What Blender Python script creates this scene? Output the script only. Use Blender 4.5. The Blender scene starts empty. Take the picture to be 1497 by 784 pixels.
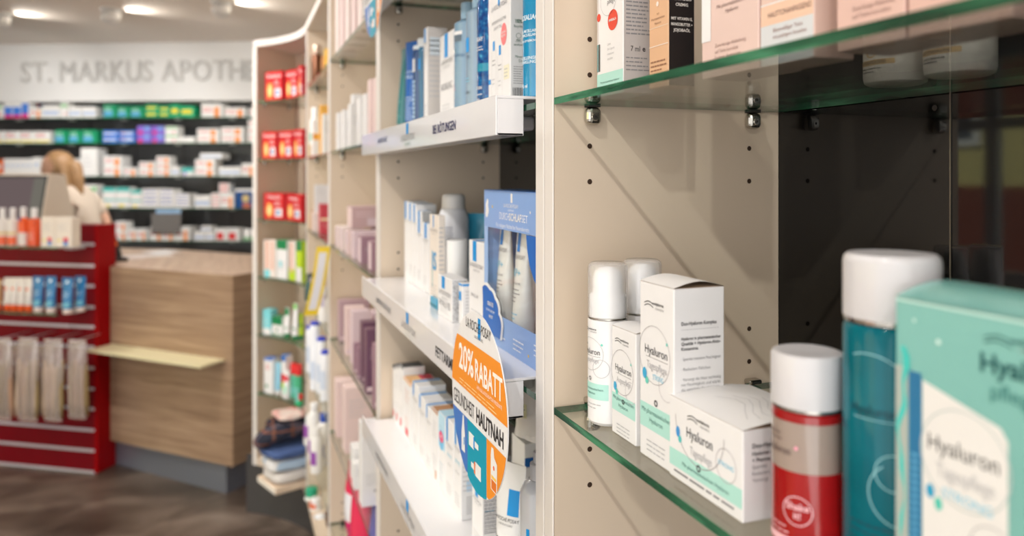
import bpy, bmesh, math, random
from mathutils import Matrix, Vector, noise
random.seed(7)
PI = math.pi
# ------------------------------------------------------------------ camera frame (photo taken as 1497 x 784)
H, FPX, CX, HY = 1.5, 1100.0, 748.5, 256.0
YAW = math.atan(408.0 / FPX)
S, C = math.sin(YAW), math.cos(YAW)
scene = bpy.context.scene
COL = scene.collection

def ray(px):
    u = (px - CX) / FPX
    return S + u * C, C - u * S

def on_X(px, X):                      # where the sight line of column px meets the plane X
    dx, dy = ray(px)
    D = X / dx
    return D * dy, D

def zat(py, D):                       # height seen in row py at depth D
    return H + (HY - py) * D / FPX

def depth_of(x, y):
    return x * S + y * C

# ------------------------------------------------------------------ materials
_mats = {}
def lin(c):
    c /= 255.0
    return c / 12.92 if c <= 0.04045 else ((c + 0.055) / 1.055) ** 2.4

def rgba(c):
    return (lin(c[0]), lin(c[1]), lin(c[2]), 1.0)

def mat(rgb, rough=0.5, metal=0.0, spec=0.5, coat=0.0, alpha=1.0, trans=0.0, vary=0.04, scale=40.0, bump=0.0):
    key = (tuple(rgb), rough, metal, spec, coat, alpha, trans, vary, scale, bump)
    if key in _mats:
        return _mats[key]
    m = bpy.data.materials.new('surface_%d_%d_%d' % tuple(rgb))
    m.use_nodes = True
    nt = m.node_tree
    b = nt.nodes['Principled BSDF']
    b.inputs['Roughness'].default_value = rough
    b.inputs['Metallic'].default_value = metal
    b.inputs['Specular IOR Level'].default_value = spec
    b.inputs['Coat Weight'].default_value = coat
    b.inputs['Alpha'].default_value = alpha
    b.inputs['Transmission Weight'].default_value = trans
    tc = nt.nodes.new('ShaderNodeTexCoord')
    n = nt.nodes.new('ShaderNodeTexNoise')
    n.inputs['Scale'].default_value = scale
    n.inputs['Detail'].default_value = 3
    nt.links.new(tc.outputs['Object'], n.inputs['Vector'])
    mx = nt.nodes.new('ShaderNodeMix'); mx.data_type = 'RGBA'
    c = rgba(rgb)
    mx.inputs[6].default_value = tuple(min(1, v * (1 - vary)) for v in c[:3]) + (1,)
    mx.inputs[7].default_value = tuple(min(1, v * (1 + vary)) for v in c[:3]) + (1,)
    nt.links.new(n.outputs['Fac'], mx.inputs[0])
    nt.links.new(mx.outputs[2], b.inputs['Base Color'])
    if bump:
        bp = nt.nodes.new('ShaderNodeBump'); bp.inputs['Strength'].default_value = bump
        bp.inputs['Distance'].default_value = 0.01
        nt.links.new(n.outputs['Fac'], bp.inputs['Height'])
        nt.links.new(bp.outputs['Normal'], b.inputs['Normal'])
    _mats[key] = m
    return m

def emit(rgb, strength):
    key = ('e', tuple(rgb), strength)
    if key in _mats: return _mats[key]
    m = bpy.data.materials.new('lamp_glow'); m.use_nodes = True
    nt = m.node_tree; nt.nodes.clear()
    e = nt.nodes.new('ShaderNodeEmission'); e.inputs[0].default_value = rgba(rgb); e.inputs[1].default_value = strength
    o = nt.nodes.new('ShaderNodeOutputMaterial'); nt.links.new(e.outputs[0], o.inputs[0])
    _mats[key] = m
    return m

def clear_mat(name, tint, gain=0.96, base=0.04, rough=0.0, body=0.0, body_rgb=(255, 255, 255)):
    """thin clear sheet: straight-through light, Schlick reflection, optional milky share"""
    if name in _mats: return _mats[name]
    m = bpy.data.materials.new(name); m.use_nodes = True
    nt = m.node_tree; nt.nodes.clear()
    L = nt.links.new
    lw = nt.nodes.new('ShaderNodeLayerWeight'); lw.inputs[0].default_value = 0.5
    p = nt.nodes.new('ShaderNodeMath'); p.operation = 'POWER'; p.inputs[1].default_value = 5.0
    L(lw.outputs['Facing'], p.inputs[0])
    ma = nt.nodes.new('ShaderNodeMath'); ma.operation = 'MULTIPLY_ADD'; ma.inputs[1].default_value = gain; ma.inputs[2].default_value = base
    L(p.outputs[0], ma.inputs[0])
    t = nt.nodes.new('ShaderNodeBsdfTransparent'); t.inputs[0].default_value = tint + (1,)
    g = nt.nodes.new('ShaderNodeBsdfGlossy'); g.inputs['Roughness'].default_value = rough
    last = t.outputs[0]
    if body:
        d = nt.nodes.new('ShaderNodeBsdfPrincipled'); d.inputs['Base Color'].default_value = rgba(body_rgb); d.inputs['Roughness'].default_value = 0.4
        mb_ = nt.nodes.new('ShaderNodeMixShader'); mb_.inputs[0].default_value = body
        L(last, mb_.inputs[1]); L(d.outputs[0], mb_.inputs[2]); last = mb_.outputs[0]
    mx = nt.nodes.new('ShaderNodeMixShader')
    L(ma.outputs[0], mx.inputs[0]); L(last, mx.inputs[1]); L(g.outputs[0], mx.inputs[2])
    o = nt.nodes.new('ShaderNodeOutputMaterial'); L(mx.outputs[0], o.inputs[0])
    _mats[name] = m
    return m

def node_mat(name, build, rough=0.5, spec=0.5, metal=0.0):
    m = bpy.data.materials.new(name); m.use_nodes = True
    nt = m.node_tree; b = nt.nodes['Principled BSDF']
    b.inputs['Roughness'].default_value = rough; b.inputs['Specular IOR Level'].default_value = spec; b.inputs['Metallic'].default_value = metal
    build(nt, b)
    return m

def ramp_noise(nt, b, stops, scale, mapscale=(1, 1, 1), rot=(0, 0, 0), detail=6, dist=0.0, coord='Object', rough_to=None):
    tc = nt.nodes.new('ShaderNodeTexCoord'); mp = nt.nodes.new('ShaderNodeMapping')
    mp.inputs['Scale'].default_value = mapscale; mp.inputs['Rotation'].default_value = rot
    n = nt.nodes.new('ShaderNodeTexNoise'); n.inputs['Scale'].default_value = scale; n.inputs['Detail'].default_value = detail
    n.inputs['Distortion'].default_value = dist
    r = nt.nodes.new('ShaderNodeValToRGB')
    while len(r.color_ramp.elements) < len(stops): r.color_ramp.elements.new(0.5)
    for e, (p, c) in zip(r.color_ramp.elements, stops): e.position = p; e.color = rgba(c)
    L = nt.links.new
    L(tc.outputs[coord], mp.inputs[0]); L(mp.outputs[0], n.inputs[0]); L(n.outputs['Fac'], r.inputs[0]); L(r.outputs[0], b.inputs['Base Color'])
    return n

# ------------------------------------------------------------------ glyphs
_glyph = {}
def glyphs(s, bold=False):
    k = (s, bold)
    if k not in _glyph:
        cu = bpy.data.curves.new('t', 'FONT'); cu.body = s; cu.size = 1.0; cu.resolution_u = 3
        if bold: cu.offset = 0.022
        ob = bpy.data.objects.new('t', cu); COL.objects.link(ob)
        bpy.context.view_layer.update()
        me = bpy.data.meshes.new_from_object(ob.evaluated_get(bpy.context.evaluated_depsgraph_get()))
        vs = [(v.co.x, v.co.y) for v in me.vertices]; fs = [tuple(p.vertices) for p in me.polygons]
        bpy.data.objects.remove(ob); bpy.data.curves.remove(cu); bpy.data.meshes.remove(me)
        xs = [v[0] for v in vs] or [0, 1]
        _glyph[k] = (vs, fs, min(xs), max(xs))
    return _glyph[k]
CAP = 0.70

# ------------------------------------------------------------------ mesh builder
class MB:
    def __init__(self):
        self.v, self.f, self.mi, self.sm, self.mats = [], [], [], [], []
    def _m(self, m):
        if m not in self.mats: self.mats.append(m)
        return self.mats.index(m)
    def add(self, vs, fs, m, smooth=False):
        b = len(self.v); i = self._m(m)
        self.v += [tuple(x) for x in vs]
        for f in fs:
            self.f.append(tuple(b + k for k in f)); self.mi.append(i); self.sm.append(smooth)
        return self
    def box(self, x0, y0, z0, x1, y1, z1, m, bev=0.0, seg=1, M=None, smooth=False):
        if x1 < x0: x0, x1 = x1, x0
        if y1 < y0: y0, y1 = y1, y0
        if not bev:
            vs = [(x0, y0, z0), (x1, y0, z0), (x1, y1, z0), (x0, y1, z0), (x0, y0, z1), (x1, y0, z1), (x1, y1, z1), (x0, y1, z1)]
            fs = [(0, 3, 2, 1), (4, 5, 6, 7), (0, 1, 5, 4), (1, 2, 6, 5), (2, 3, 7, 6), (3, 0, 4, 7)]
        else:
            bm = bmesh.new(); bmesh.ops.create_cube(bm, size=1)
            for q in bm.verts:
                q.co = Vector(((x0 + x1) / 2 + q.co.x * (x1 - x0), (y0 + y1) / 2 + q.co.y * (y1 - y0), (z0 + z1) / 2 + q.co.z * (z1 - z0)))
            bmesh.ops.bevel(bm, geom=bm.edges[:], offset=min(bev, .45 * (x1 - x0), .45 * (y1 - y0), .45 * (z1 - z0)), segments=seg, profile=.5, affect='EDGES')
            bm.verts.index_update()
            vs = [q.co[:] for q in bm.verts]; fs = [tuple(q.index for q in f.verts) for f in bm.faces]; bm.free()
        if M: vs = [(M @ Vector(q))[:] for q in vs]
        return self.add(vs, fs, m, smooth)
    def lathe(self, prof, m, c=(0, 0), seg=28, sharp=35, sx=1.0, sy=1.0, M=None):
        runs, cur = [], [prof[0]]
        for i in range(1, len(prof)):
            cur.append(prof[i])
            if i < len(prof) - 1:
                a = math.atan2(prof[i][1] - prof[i - 1][1], prof[i][0] - prof[i - 1][0]); b = math.atan2(prof[i + 1][1] - prof[i][1], prof[i + 1][0] - prof[i][0])
                d = abs((b - a + PI) % (2 * PI) - PI)
                if d > math.radians(sharp): runs.append(cur); cur = [prof[i]]
        runs.append(cur)
        for run in runs:
            vs, fs = [], []
            for r, z in run:
                for k in range(seg):
                    a = 2 * PI * k / seg
                    vs.append((c[0] + sx * r * math.cos(a), c[1] + sy * r * math.sin(a), z))
            for j in range(len(run) - 1):
                for k in range(seg):
                    k2 = (k + 1) % seg
                    fs.append((j * seg + k, j * seg + k2, (j + 1) * seg + k2, (j + 1) * seg + k))
            if M: vs = [(M @ Vector(q))[:] for q in vs]
            self.add(vs, fs, m, True)
        return self
    def prism(self, poly, z0, z1, m, side=None):
        n = len(poly)
        vs = [(x, y, z0) for x, y in poly] + [(x, y, z1) for x, y in poly]
        self.add(vs, [tuple(range(n - 1, -1, -1)), tuple(range(n, 2 * n))], m)
        return self.add(vs, [(k, (k + 1) % n, n + (k + 1) % n, n + k) for k in range(n)], side or m)
    def tube(self, pts, r, m, seg=8, closed=False):
        pts = [Vector(p) for p in pts]; vs, fs = [], []
        n = len(pts)
        for i, p in enumerate(pts):
            d = (pts[min(i + 1, n - 1)] - pts[max(i - 1, 0)]).normalized()
            a = d.orthogonal().normalized() if abs(d.z) > .99 else d.cross(Vector((0, 0, 1))).normalized()
            b = d.cross(a)
            rr = r[i] if isinstance(r, (list, tuple)) else r
            for k in range(seg):
                t = 2 * PI * k / seg
                vs.append((p + rr * (math.cos(t) * a + math.sin(t) * b))[:])
        for i in range(n - 1):
            for k in range(seg):
                fs.append((i * seg + k, i * seg + (k + 1) % seg, (i + 1) * seg + (k + 1) % seg, (i + 1) * seg + k))
        fs += [tuple(range(seg - 1, -1, -1)), tuple(range((n - 1) * seg, n * seg))]
        return self.add(vs, fs, m, True)
    def loft(self, rings, m, cap=True, smooth=True):
        n = len(rings[0]); vs = [p for r in rings for p in r]; fs = []
        for i in range(len(rings) - 1):
            for k in range(n):
                fs.append((i * n + k, i * n + (k + 1) % n, (i + 1) * n + (k + 1) % n, (i + 1) * n + k))
        self.add(vs, fs, m, smooth)
        if cap:
            self.add(rings[0], [tuple(range(n - 1, -1, -1))], m); self.add(rings[-1], [tuple(range(n))], m)
        return self
    # ---- printing on a face: mp(u, v, e) gives the point of the face at (u, v) raised by e
    def rect(self, mp, u0, v0, u1, v1, m, e=.0002, nu=1):
        vs = []
        for i in range(nu + 1):
            u = u0 + (u1 - u0) * i / nu
            vs += [mp(u, v0, e), mp(u, v1, e)]
        return self.add(vs, [(2 * i, 2 * i + 2, 2 * i + 3, 2 * i + 1) for i in range(nu)], m, nu > 1)
    def poly(self, mp, pts, m, e=.0002):
        return self.add([mp(u, v, e) for u, v in pts], [tuple(range(len(pts)))], m)
    def ring(self, mp, u, v, r, w, m, e=.0003, n=40, a0=0.0, a1=2 * PI):
        vs, fs = [], []
        for k in range(n + 1):
            a = a0 + (a1 - a0) * k / n
            vs += [mp(u + (r - w) * math.cos(a), v + (r - w) * math.sin(a), e), mp(u + r * math.cos(a), v + r * math.sin(a), e)]
        for k in range(n): fs.append((2 * k, 2 * k + 1, 2 * k + 3, 2 * k + 2))
        return self.add(vs, fs, m)
    def disc(self, mp, u, v, r, m, e=.0003, n=24, ry=None):
        ry = ry or r
        return self.add([mp(u + r * math.cos(2 * PI * k / n), v + ry * math.sin(2 * PI * k / n), e) for k in range(n)], [tuple(range(n))], m)
    def text(self, mp, s, u, v, cap, m, align='C', maxw=None, bold=False, e=.0004, slope=0.0):
        vs, fs, x0, x1 = glyphs(s, bold)
        k = cap / CAP; w = (x1 - x0) * k; kx = k
        if maxw and w > maxw: kx = k * maxw / w; w = maxw
        u0 = u - w / 2 if align == 'C' else (u if align == 'L' else u - w)
        return self.add([mp(u0 + (x - x0) * kx, v + y * k + slope * (x - x0) * kx, e) for x, y in vs], fs, m)
    def lines(self, mp, u0, u1, v, n, pitch, th, m, seed=1, e=.0003, ragged=True):
        rnd = random.Random(seed)
        for i in range(n):
            u = u0; end = u1 - ((u1 - u0) * rnd.uniform(0, .35) if ragged else 0)
            while u < end - (u1 - u0) * .04:
                w = min((u1 - u0) * rnd.uniform(.08, .26), end - u)
                self.rect(mp, u, v - i * pitch, u + w, v - i * pitch + th, m, e)
                u += w + (u1 - u0) * .03
        return self
    def build(self, name, parent=None, loc=None, rz=0.0):
        me = bpy.data.meshes.new(name); me.from_pydata(self.v, [], self.f)
        for m in self.mats: me.materials.append(m)
        me.polygons.foreach_set('material_index', self.mi); me.polygons.foreach_set('use_smooth', self.sm)
        me.update()
        o = bpy.data.objects.new(name, me); COL.objects.link(o)
        if parent is not None: o.parent = parent
        if loc is not None: o.location = loc
        o.rotation_euler[2] = rz
        return o

def faces(w, d, h):
    """print maps of a carton standing on z = 0, front towards -y"""
    return {'F': lambda u, v, e=0: (u - w / 2, -d / 2 - e, v),
            'R': lambda u, v, e=0: (w / 2 + e, u - d / 2, v),
            'L': lambda u, v, e=0: (-w / 2 - e, d / 2 - u, v),
            'T': lambda u, v, e=0: (u - w / 2, v - d / 2, h + e)}

def round_face(r, a0=0.0, c=(0, 0)):
    """print map around a bottle; u is arc length from the line facing -y (turned by a0)"""
    return lambda u, v, e=0: (c[0] + (r + e) * math.sin(a0 + u / r), c[1] - (r + e) * math.cos(a0 + u / r), v)

def thing(name, label, cat, loc=(0, 0, 0), rz=0.0, group=None):
    o = bpy.data.objects.new(name, None); COL.objects.link(o); o.empty_display_size = .02
    o.location = loc; o.rotation_euler[2] = rz
    o['label'] = label; o['category'] = cat
    if group: o['group'] = group
    return o

def tag(o, label, cat, group=None):
    o['label'] = label; o['category'] = cat
    if group: o['group'] = group
    return o

def struct(o):
    o['kind'] = 'structure'
    return o

ORD = 'first second third fourth fifth sixth seventh eighth ninth tenth eleventh twelfth thirteenth fourteenth fifteenth sixteenth seventeenth eighteenth nineteenth twentieth'.split() + \
      ['twenty-%s' % x for x in 'first second third fourth fifth sixth seventh eighth ninth'.split()]
# ------------------------------------------------------------------ common colours
WHITE = mat((236, 235, 234), .42)
WHITE2 = mat((232, 230, 226), .45)
CREAM = mat((219, 201, 179), .38, vary=.015, scale=3)
CREAM_LIT = mat((228, 222, 215), .35, vary=.01, scale=3)  # same cream as the panels, stronger light on the edges put into the colour
INK = mat((70, 68, 70), .6)
INK_L = mat((140, 140, 142), .6)
INK_P = mat((186, 186, 188), .6)
NAVY = mat((38, 40, 92), .5)
BLUE = mat((0, 148, 222), .4)
MINT = mat((178, 226, 214), .45)
CHROME = mat((190, 186, 178), .22, metal=1.0)
RUBBER = mat((38, 34, 32), .6)
PLASTIC = mat((206, 204, 206), .3, coat=.2)
HOLE = mat((58, 38, 22), .8)
GLASS = clear_mat('clear_glass', (.955, .985, .968))
GLASS_EDGE = node_mat('green_glass_edge', lambda nt, b: ramp_noise(nt, b, [(.3, (16, 52, 36)), (.52, (36, 92, 66)), (.75, (92, 168, 126))], 9, (6, 1.2, 10)), rough=.12, spec=.8)
# ================================================================== ROOM
CEIL = H + 1.085
def floor_nodes(nt, b):
    ramp_noise(nt, b, [(.28, (60, 49, 42)), (.46, (86, 73, 64)), (.58, (112, 98, 88)), (.76, (156, 140, 128))], 2.4, (1, 1.7, 1), (0, 0, .5), 10, .6)
FLOOR = node_mat('slate_vinyl', floor_nodes, rough=.32, spec=.45)
struct(MB().box(-3.4, -2.5, -.04, .9, 9.6, 0, FLOOR).build('floor'))
struct(MB().box(-3.4, -1.9, CEIL, .9, 9.6, CEIL + .05, mat((246, 236, 226), .9, vary=.01, scale=2)).build('ceiling'))
PLASTER = mat((226, 222, 214), .8, vary=.01, scale=2)
struct(MB().box(.585, -2.5, 0, .66, 6.6, CEIL, PLASTER).build('wall_right'))

# back wall, seen obliquely: local x runs along it, local y goes into it
WT = Vector((1.964, -.89)).normalized(); WN = Vector((-WT.y, WT.x)); W0 = Vector((.154, 6.45)); WRZ = math.atan2(WT.y, WT.x)
def wall_s(px, off=0.0):
    """distance along the back shelves (from W0) seen in column px; off > 0 lies deeper"""
    dx, dy = ray(px); o = W0 + WN * off
    D = (o.x * WN.x + o.y * WN.y) / (dx * WN.x + dy * WN.y)
    p = Vector((dx * D, dy * D)) - o
    return p.dot(WT), D
def wall_pt(s, off, z):
    p = W0 + WT * s + WN * off
    return (p.x, p.y, z)
BAND = mat((236, 235, 232), .75, vary=.01, scale=2)
BZ0, BZ1 = H + .607, CEIL
struct(MB().box(-4.2, 0, BZ0, .42, .34, BZ1, BAND).build('wall_back', loc=(W0.x, W0.y, 0), rz=WRZ))
DARKP = mat((84, 84, 86), .3, spec=.5, vary=.12, scale=3)
b = MB()
b.box(-4.2, .30, 0, .42, .34, BZ0, DARKP)
for k in range(11):                                        # panel joints
    b.box(-4.1 + k * .42, .296, .1, -4.096 + k * .42, .302, BZ0, RUBBER)
struct(b.build('wall_back_panelling', loc=(W0.x, W0.y, 0), rz=WRZ))

# left wall with the shop window that shows up as a reflection in the dark cabinet back
WX = -3.3
b = MB()
b.box(WX - .1, 1.7, 0, WX, 2.0, CEIL, PLASTER); b.box(WX - .1, 4.6, 0, WX, 9.6, CEIL, PLASTER)
b.box(WX - .1, 2.0, 0, WX, 4.6, .85, PLASTER); b.box(WX - .1, 2.0, 2.35, WX, 4.6, CEIL, PLASTER)
struct(b.build('wall_left'))
FR = mat((214, 218, 222), .4)
b = MB()
for y in (2.0, 3.25, 4.52):
    b.box(WX - .07, y, .85, WX - .01, y + .08, 2.35, FR, .004)
for z in (.85, 1.78, 2.28):
    b.box(WX - .069, 2.0, z, WX - .011, 4.6, z + .07, FR, .004)
w = struct(b.build('window_1'))
o = MB().box(WX - .045, 2.03, .9, WX - .04, 4.57, 2.3, GLASS).build('pane', w)
# the house across the street
b = MB()
HOUSE = mat((216, 204, 140), .8, scale=6); HBASE = mat((132, 74, 62), .8, scale=6)
house = thing('house', 'yellow rendered house with a red brown base across the street outside the window', 'house', (-9, 4.5, 0))
MB().box(-.3, -5, 1.35, .3, 6, 7, HOUSE).build('wall', house)
MB().box(-.34, -5, 0, .34, 6, 1.35, HBASE).build('base', house)
for y in (-2.6, .4, 3.0):
    f = MB().box(.28, y, 1.9, .36, y + 1.1, 3.6, mat((235, 235, 230), .5), .01).build('window', house)
    MB().box(.355, y + .1, 2.0, .365, y + 1.0, 3.5, mat((60, 70, 84), .1)).build('pane', f)
struct(MB().box(-12, -6, -.12, -3.4, 14, -.05, mat((120, 118, 116), .9, scale=3)).build('pavement'))

# ------------------------------------------------------------------ sign letters on the white band
SIGN = mat((206, 204, 200), .5, vary=.02)
sgn = thing('wall_sign', 'raised pale grey capital letters on the white band above the pharmacy shelves', 'sign', wall_pt(0, 0, BZ0), WRZ)
s0, D0 = wall_s(33); s1, D1 = wall_s(440)
zb = zat(120.5, D0) - BZ0; caph = (120.5 - 90.5) * 6.2 / FPX
word = 'ST. MARKUS APOTHEKE'
adv = {}
xs = 0.0; placed = []
for ch in word:
    if ch == ' ': xs += .30; continue
    vs, fs, x0, x1 = glyphs(ch)
    placed.append((ch, xs)); xs += (x1 - x0) + .10
sA, _ = wall_s(34); sB, _ = wall_s(357)      # 'S' starts at column 34, the H ends at column 363
xH = [p for p in placed if p[0] == 'H'][0][1] + (glyphs('H')[3] - glyphs('H')[2])
kx = (sB - sA) / xH; kz = caph / CAP
for ch, x in placed:
    vs, fs, x0, x1 = glyphs(ch)
    m = MB(); n = len(vs)
    fr = [(sA + (x + vx - x0) * kx, -.030, zb + vy * kz) for vx, vy in vs]
    bk = [(p[0], -.004, p[2]) for p in fr]
    m.add(fr, fs, SIGN); m.add(bk, [tuple(reversed(f)) for f in fs], SIGN)
    cnt = {}
    for f in fs:
        for a, c in zip(f, f[1:] + f[:1]): cnt[(a, c)] = 1
    m.add(fr + bk, [(a, a + n, c + n, c) for (a, c) in cnt if (c, a) not in cnt], SIGN)
    m.build('letter', sgn)

# ------------------------------------------------------------------ ceiling lights
LAMPW = mat((236, 234, 230), .35, coat=.3)
def spot(loc, target, watt, size=110, blend=.7, radius=.02, col=(1, .965, .94)):
    l = bpy.data.lights.new('spot_beam', 'SPOT'); l.energy = watt; l.spot_size = math.radians(size); l.spot_blend = blend
    l.shadow_soft_size = radius; l.color = col
    o = bpy.data.objects.new('spot_beam', l); COL.objects.link(o); o.location = loc
    d = Vector(target) - Vector(loc); o.rotation_euler = d.to_track_quat('-Z', 'Y').to_euler()
    return o
def ceiling_lamp(px, py, label):
    # body 9 cm high under the ceiling
    D = (1.085 - .055) * FPX / (HY - py); dx, dy = ray(px); x, y = dx * D, dy * D
    t = thing('ceiling_lamp', label, 'ceiling lamp', (x, y, CEIL), 0, 'ceiling lamps before the white sign band')
    MB().lathe([(0, -.012), (.062, -.012), (.066, -.004), (.066, -.0005), (0, -.0005)], LAMPW).build('mounting_plate', t)
    MB().lathe([(0, -.098), (.030, -.094), (.048, -.080), (.056, -.058), (.052, -.034), (.036, -.018), (.02, -.0125)], LAMPW).build('housing', t)
    # lens on the side turned to the right, throwing a streak of light along the ceiling
    r = (Vector((C, -S, 0)) + Vector((S, C, 0)) * .75).normalized(); a = math.atan2(r.y, r.x)
    Mx = Matrix.Rotation(a, 4, 'Z') @ Matrix.Translation((.050, 0, -.045)) @ Matrix.Rotation(PI / 2, 4, 'Y')
    MB().lathe([(0, .006), (.020, .005), (.024, .001), (.024, -.006)], emit((255, 244, 226), 1.5), M=Mx, seg=16).build('lens', t)
    p = Vector((x, y, CEIL - .048)) + r * .075
    spot(p, p + Vector((C, -S, .02)), 9, 140, 1.0, .012, (1, .94, .85))
    return Vector((x, y, CEIL - .1))
for px, py, lab in ((323, 15, 'round white ceiling lamp nearest to the curved cabinet top'), (162, 25, 'round white ceiling lamp in the middle before the sign'), (1, 31, 'round white ceiling lamp farthest from the cabinets')):
    p = ceiling_lamp(px, py, lab)
    q = Vector(wall_pt(wall_s(px)[0], 0, H - .15))
    spot(p + Vector((0, 0, -.03)), q, 36, 110, .8, .03, (1, .98, .96))
    spot(p + Vector((0, 0, -.03)), q + Vector((0, 0, -.55)), 26, 80, .8, .03, (1, .98, .96))

# row of spots along the cabinets, 0.9 m in front of them
for k, (y, wt) in enumerate(((-1.1, 30), (-.12, 33), (.92, 15), (1.95, 32), (2.85, 82))):
    t = thing('ceiling_spotlight', 'white spotlight on the ceiling in the row in front of the cabinets', 'spotlight', (-.58, y, CEIL), 0, 'spotlights in a row before the cabinets')
    MB().lathe([(0, -.06), (.035, -.06), (.04, -.055), (.04, -.0005), (0, -.0005)], LAMPW).build('housing', t)
    MB().lathe([(0, -.0615), (.028, -.0615), (.028, -.0605)], emit((255, 240, 215), 8)).build('lens', t)
    spot((-.58, y, CEIL - .075), (.15, y + .12, H - .5), wt * 1.0, 150, .9, .012)
# spots over the sales floor and the counter
for x, y in ((-1.5, 2.6), (-.9, 4.6), (-2.4, 4.4), (-1.6, .6)):
    t = thing('ceiling_spotlight', 'white spotlight on the ceiling over the sales floor', 'spotlight', (x, y, CEIL), 0, 'spotlights over the sales floor')
    MB().lathe([(0, -.06), (.035, -.06), (.04, -.055), (.04, -.0005), (0, -.0005)], LAMPW).build('housing', t)
    MB().lathe([(0, -.0615), (.028, -.0615), (.028, -.0605)], emit((255, 240, 215), 8)).build('lens', t)
    spot((x, y, CEIL - .075), (x + .05, y + .15, 0), 58, 140, .9, .03)

world = bpy.data.worlds.new('daylight'); scene.world = world; world.use_nodes = True
world.node_tree.nodes['Background'].inputs[0].default_value = (1.0, .985, .97, 1)
world.node_tree.nodes['Background'].inputs[1].default_value = 2.9

sun = bpy.data.lights.new('sun', 'SUN'); sun.energy = 11; sun.angle = .01; sun.color = (1, .97, .92)
so = bpy.data.objects.new('sun', sun); COL.objects.link(so); so.rotation_euler = Vector((-1, 0, -1)).to_track_quat('-Z', 'Y').to_euler()
# ------------------------------------------------------------------ camera
cam = bpy.data.cameras.new('camera'); co = bpy.data.objects.new('camera', cam); COL.objects.link(co)
cam.sensor_width = 36; cam.lens = 36 * FPX / 1497; cam.shift_y = -(392 - HY) / 1497; cam.clip_start = .02
co.location = (0, 0, H); co.rotation_euler = (PI / 2, 0, -YAW)
cam.dof.use_dof = True; cam.dof.focus_distance = .66; cam.dof.aperture_fstop = 4.5
scene.camera = co
scene.view_settings.view_transform = 'Standard'; scene.view_settings.look = 'None'
scene.view_settings.gamma = 1; scene.view_settings.use_curve_mapping = False; scene.view_settings.exposure = -.24
# ================================================================== CABINETS
XF, XB = .2645, .509                      # cabinet front and back
ZT, ZB = H + .577, H - 1.215              # top of the cornice, top of the bottom board
LEV = [H + .334, H + .068, H - .2045, H - .4745, H - .7445, H - 1.0145]   # upper faces of the glass shelves
PIN = (.3007, .4738)
BACK_DARK = node_mat('dark_glass_back', lambda nt, b: ramp_noise(nt, b, [(.3, (6, 6, 6)), (.7, (11, 10, 10))], 2, (1, 1, 1)), rough=.04, spec=.42)
GT = .006

def pin_holes(b, y, sgn, levels):
    """drilled shelf-pin holes, two above and two below every shelf, on the panel face at y looking along sgn"""
    for z in levels:
        for dz in (.054, .022, -.042, -.074):
            for x in PIN:
                n = 14
                b.add([(x + .0024 * math.cos(2 * PI * k / n), y + sgn * .0003, z + dz + .0024 * math.sin(2 * PI * k / n)) for k in range(n)], [tuple(range(n))], HOLE)

def shelf_support(parent, x, y, sgn, z):
    """chromed clamp that grips the glass: barrel on the panel, jaw above and below the sheet, rubber pad, set screw"""
    b = MB()
    y0 = y + sgn * .0004
    b.box(x - .0074, y0, z - .0235, x + .0074, y0 + sgn * .011, z - GT - .0016, CHROME, .0058, 4, smooth=False)
    b.box(x - .0074, y0, z + .0012, x + .0074, y0 + sgn * .011, z + .0065, CHROME, .0026, 3)
    b.box(x - .0058, y0, z - GT - .0016, x + .0058, y0 + sgn * .0012, z + .0012, CHROME)
    b.box(x - .0056, y0 + sgn * .0012, z - GT - .0015, x + .0056, y0 + sgn * .0102, z - GT - .0002, RUBBER)
    Mx = Matrix.Translation((x, y0 + sgn * .011, z - .0165)) @ Matrix.Rotation(-sgn * PI / 2, 4, 'X')
    b.lathe([(0, .0006), (.003, .0006), (.0034, 0), (.0036, -.0002)], CHROME, M=Mx, seg=14)
    b.lathe([(0, .0008), (.0013, .0008), (.0013, .0005)], RUBBER, M=Mx, seg=6)
    return b.build('shelf_support', parent)

def cabinet(y0, y1, label, levels, back):
    """straight cabinet between the panel faces y0 and y1"""
    t = thing('shelf_cabinet', label, 'cabinet', (0, 0, 0), 0, 'tall cream shelf cabinets along the right wall')
    T = .019
    for y, s in ((y0, 1), (y1, -1)):                       # panel stands outside the clear opening
        b = MB()
        b.box(XF + .002, y - s * T, ZB - .03, XB, y, ZT - .026, CREAM)
        pin_holes(b, y, s, levels)
        p = b.build('side_panel', t)
        MB().box(XF, y - s * (T - .0001), ZB - .03, XF + .0019, y, ZT - .026, CREAM_LIT, .0007).build('edge_band', p)
        for z in levels:
            for x in PIN: shelf_support(t, x, y, s, z)
    MB().box(XF - .004, y0 - T, ZT - .0258, XB + .02, y1 + T, ZT, CREAM_LIT, .001).build('top_panel', t)
    MB().box(XF, y0 + .0003, ZB - .03, XB, y1 - .0003, ZB, CREAM, .0008).build('bottom_panel', t)
    MB().box(XB + .0005, y0 - T, ZB - .03, XB + .012, y1 + T, ZT - .026, back).build('back_panel', t)
    MB().box(XF + .09, y0 - T, .0005, XF + .108, y1 + T, ZB - .0305, mat((70, 68, 68), .35)).build('plinth', t)
    return t

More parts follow.
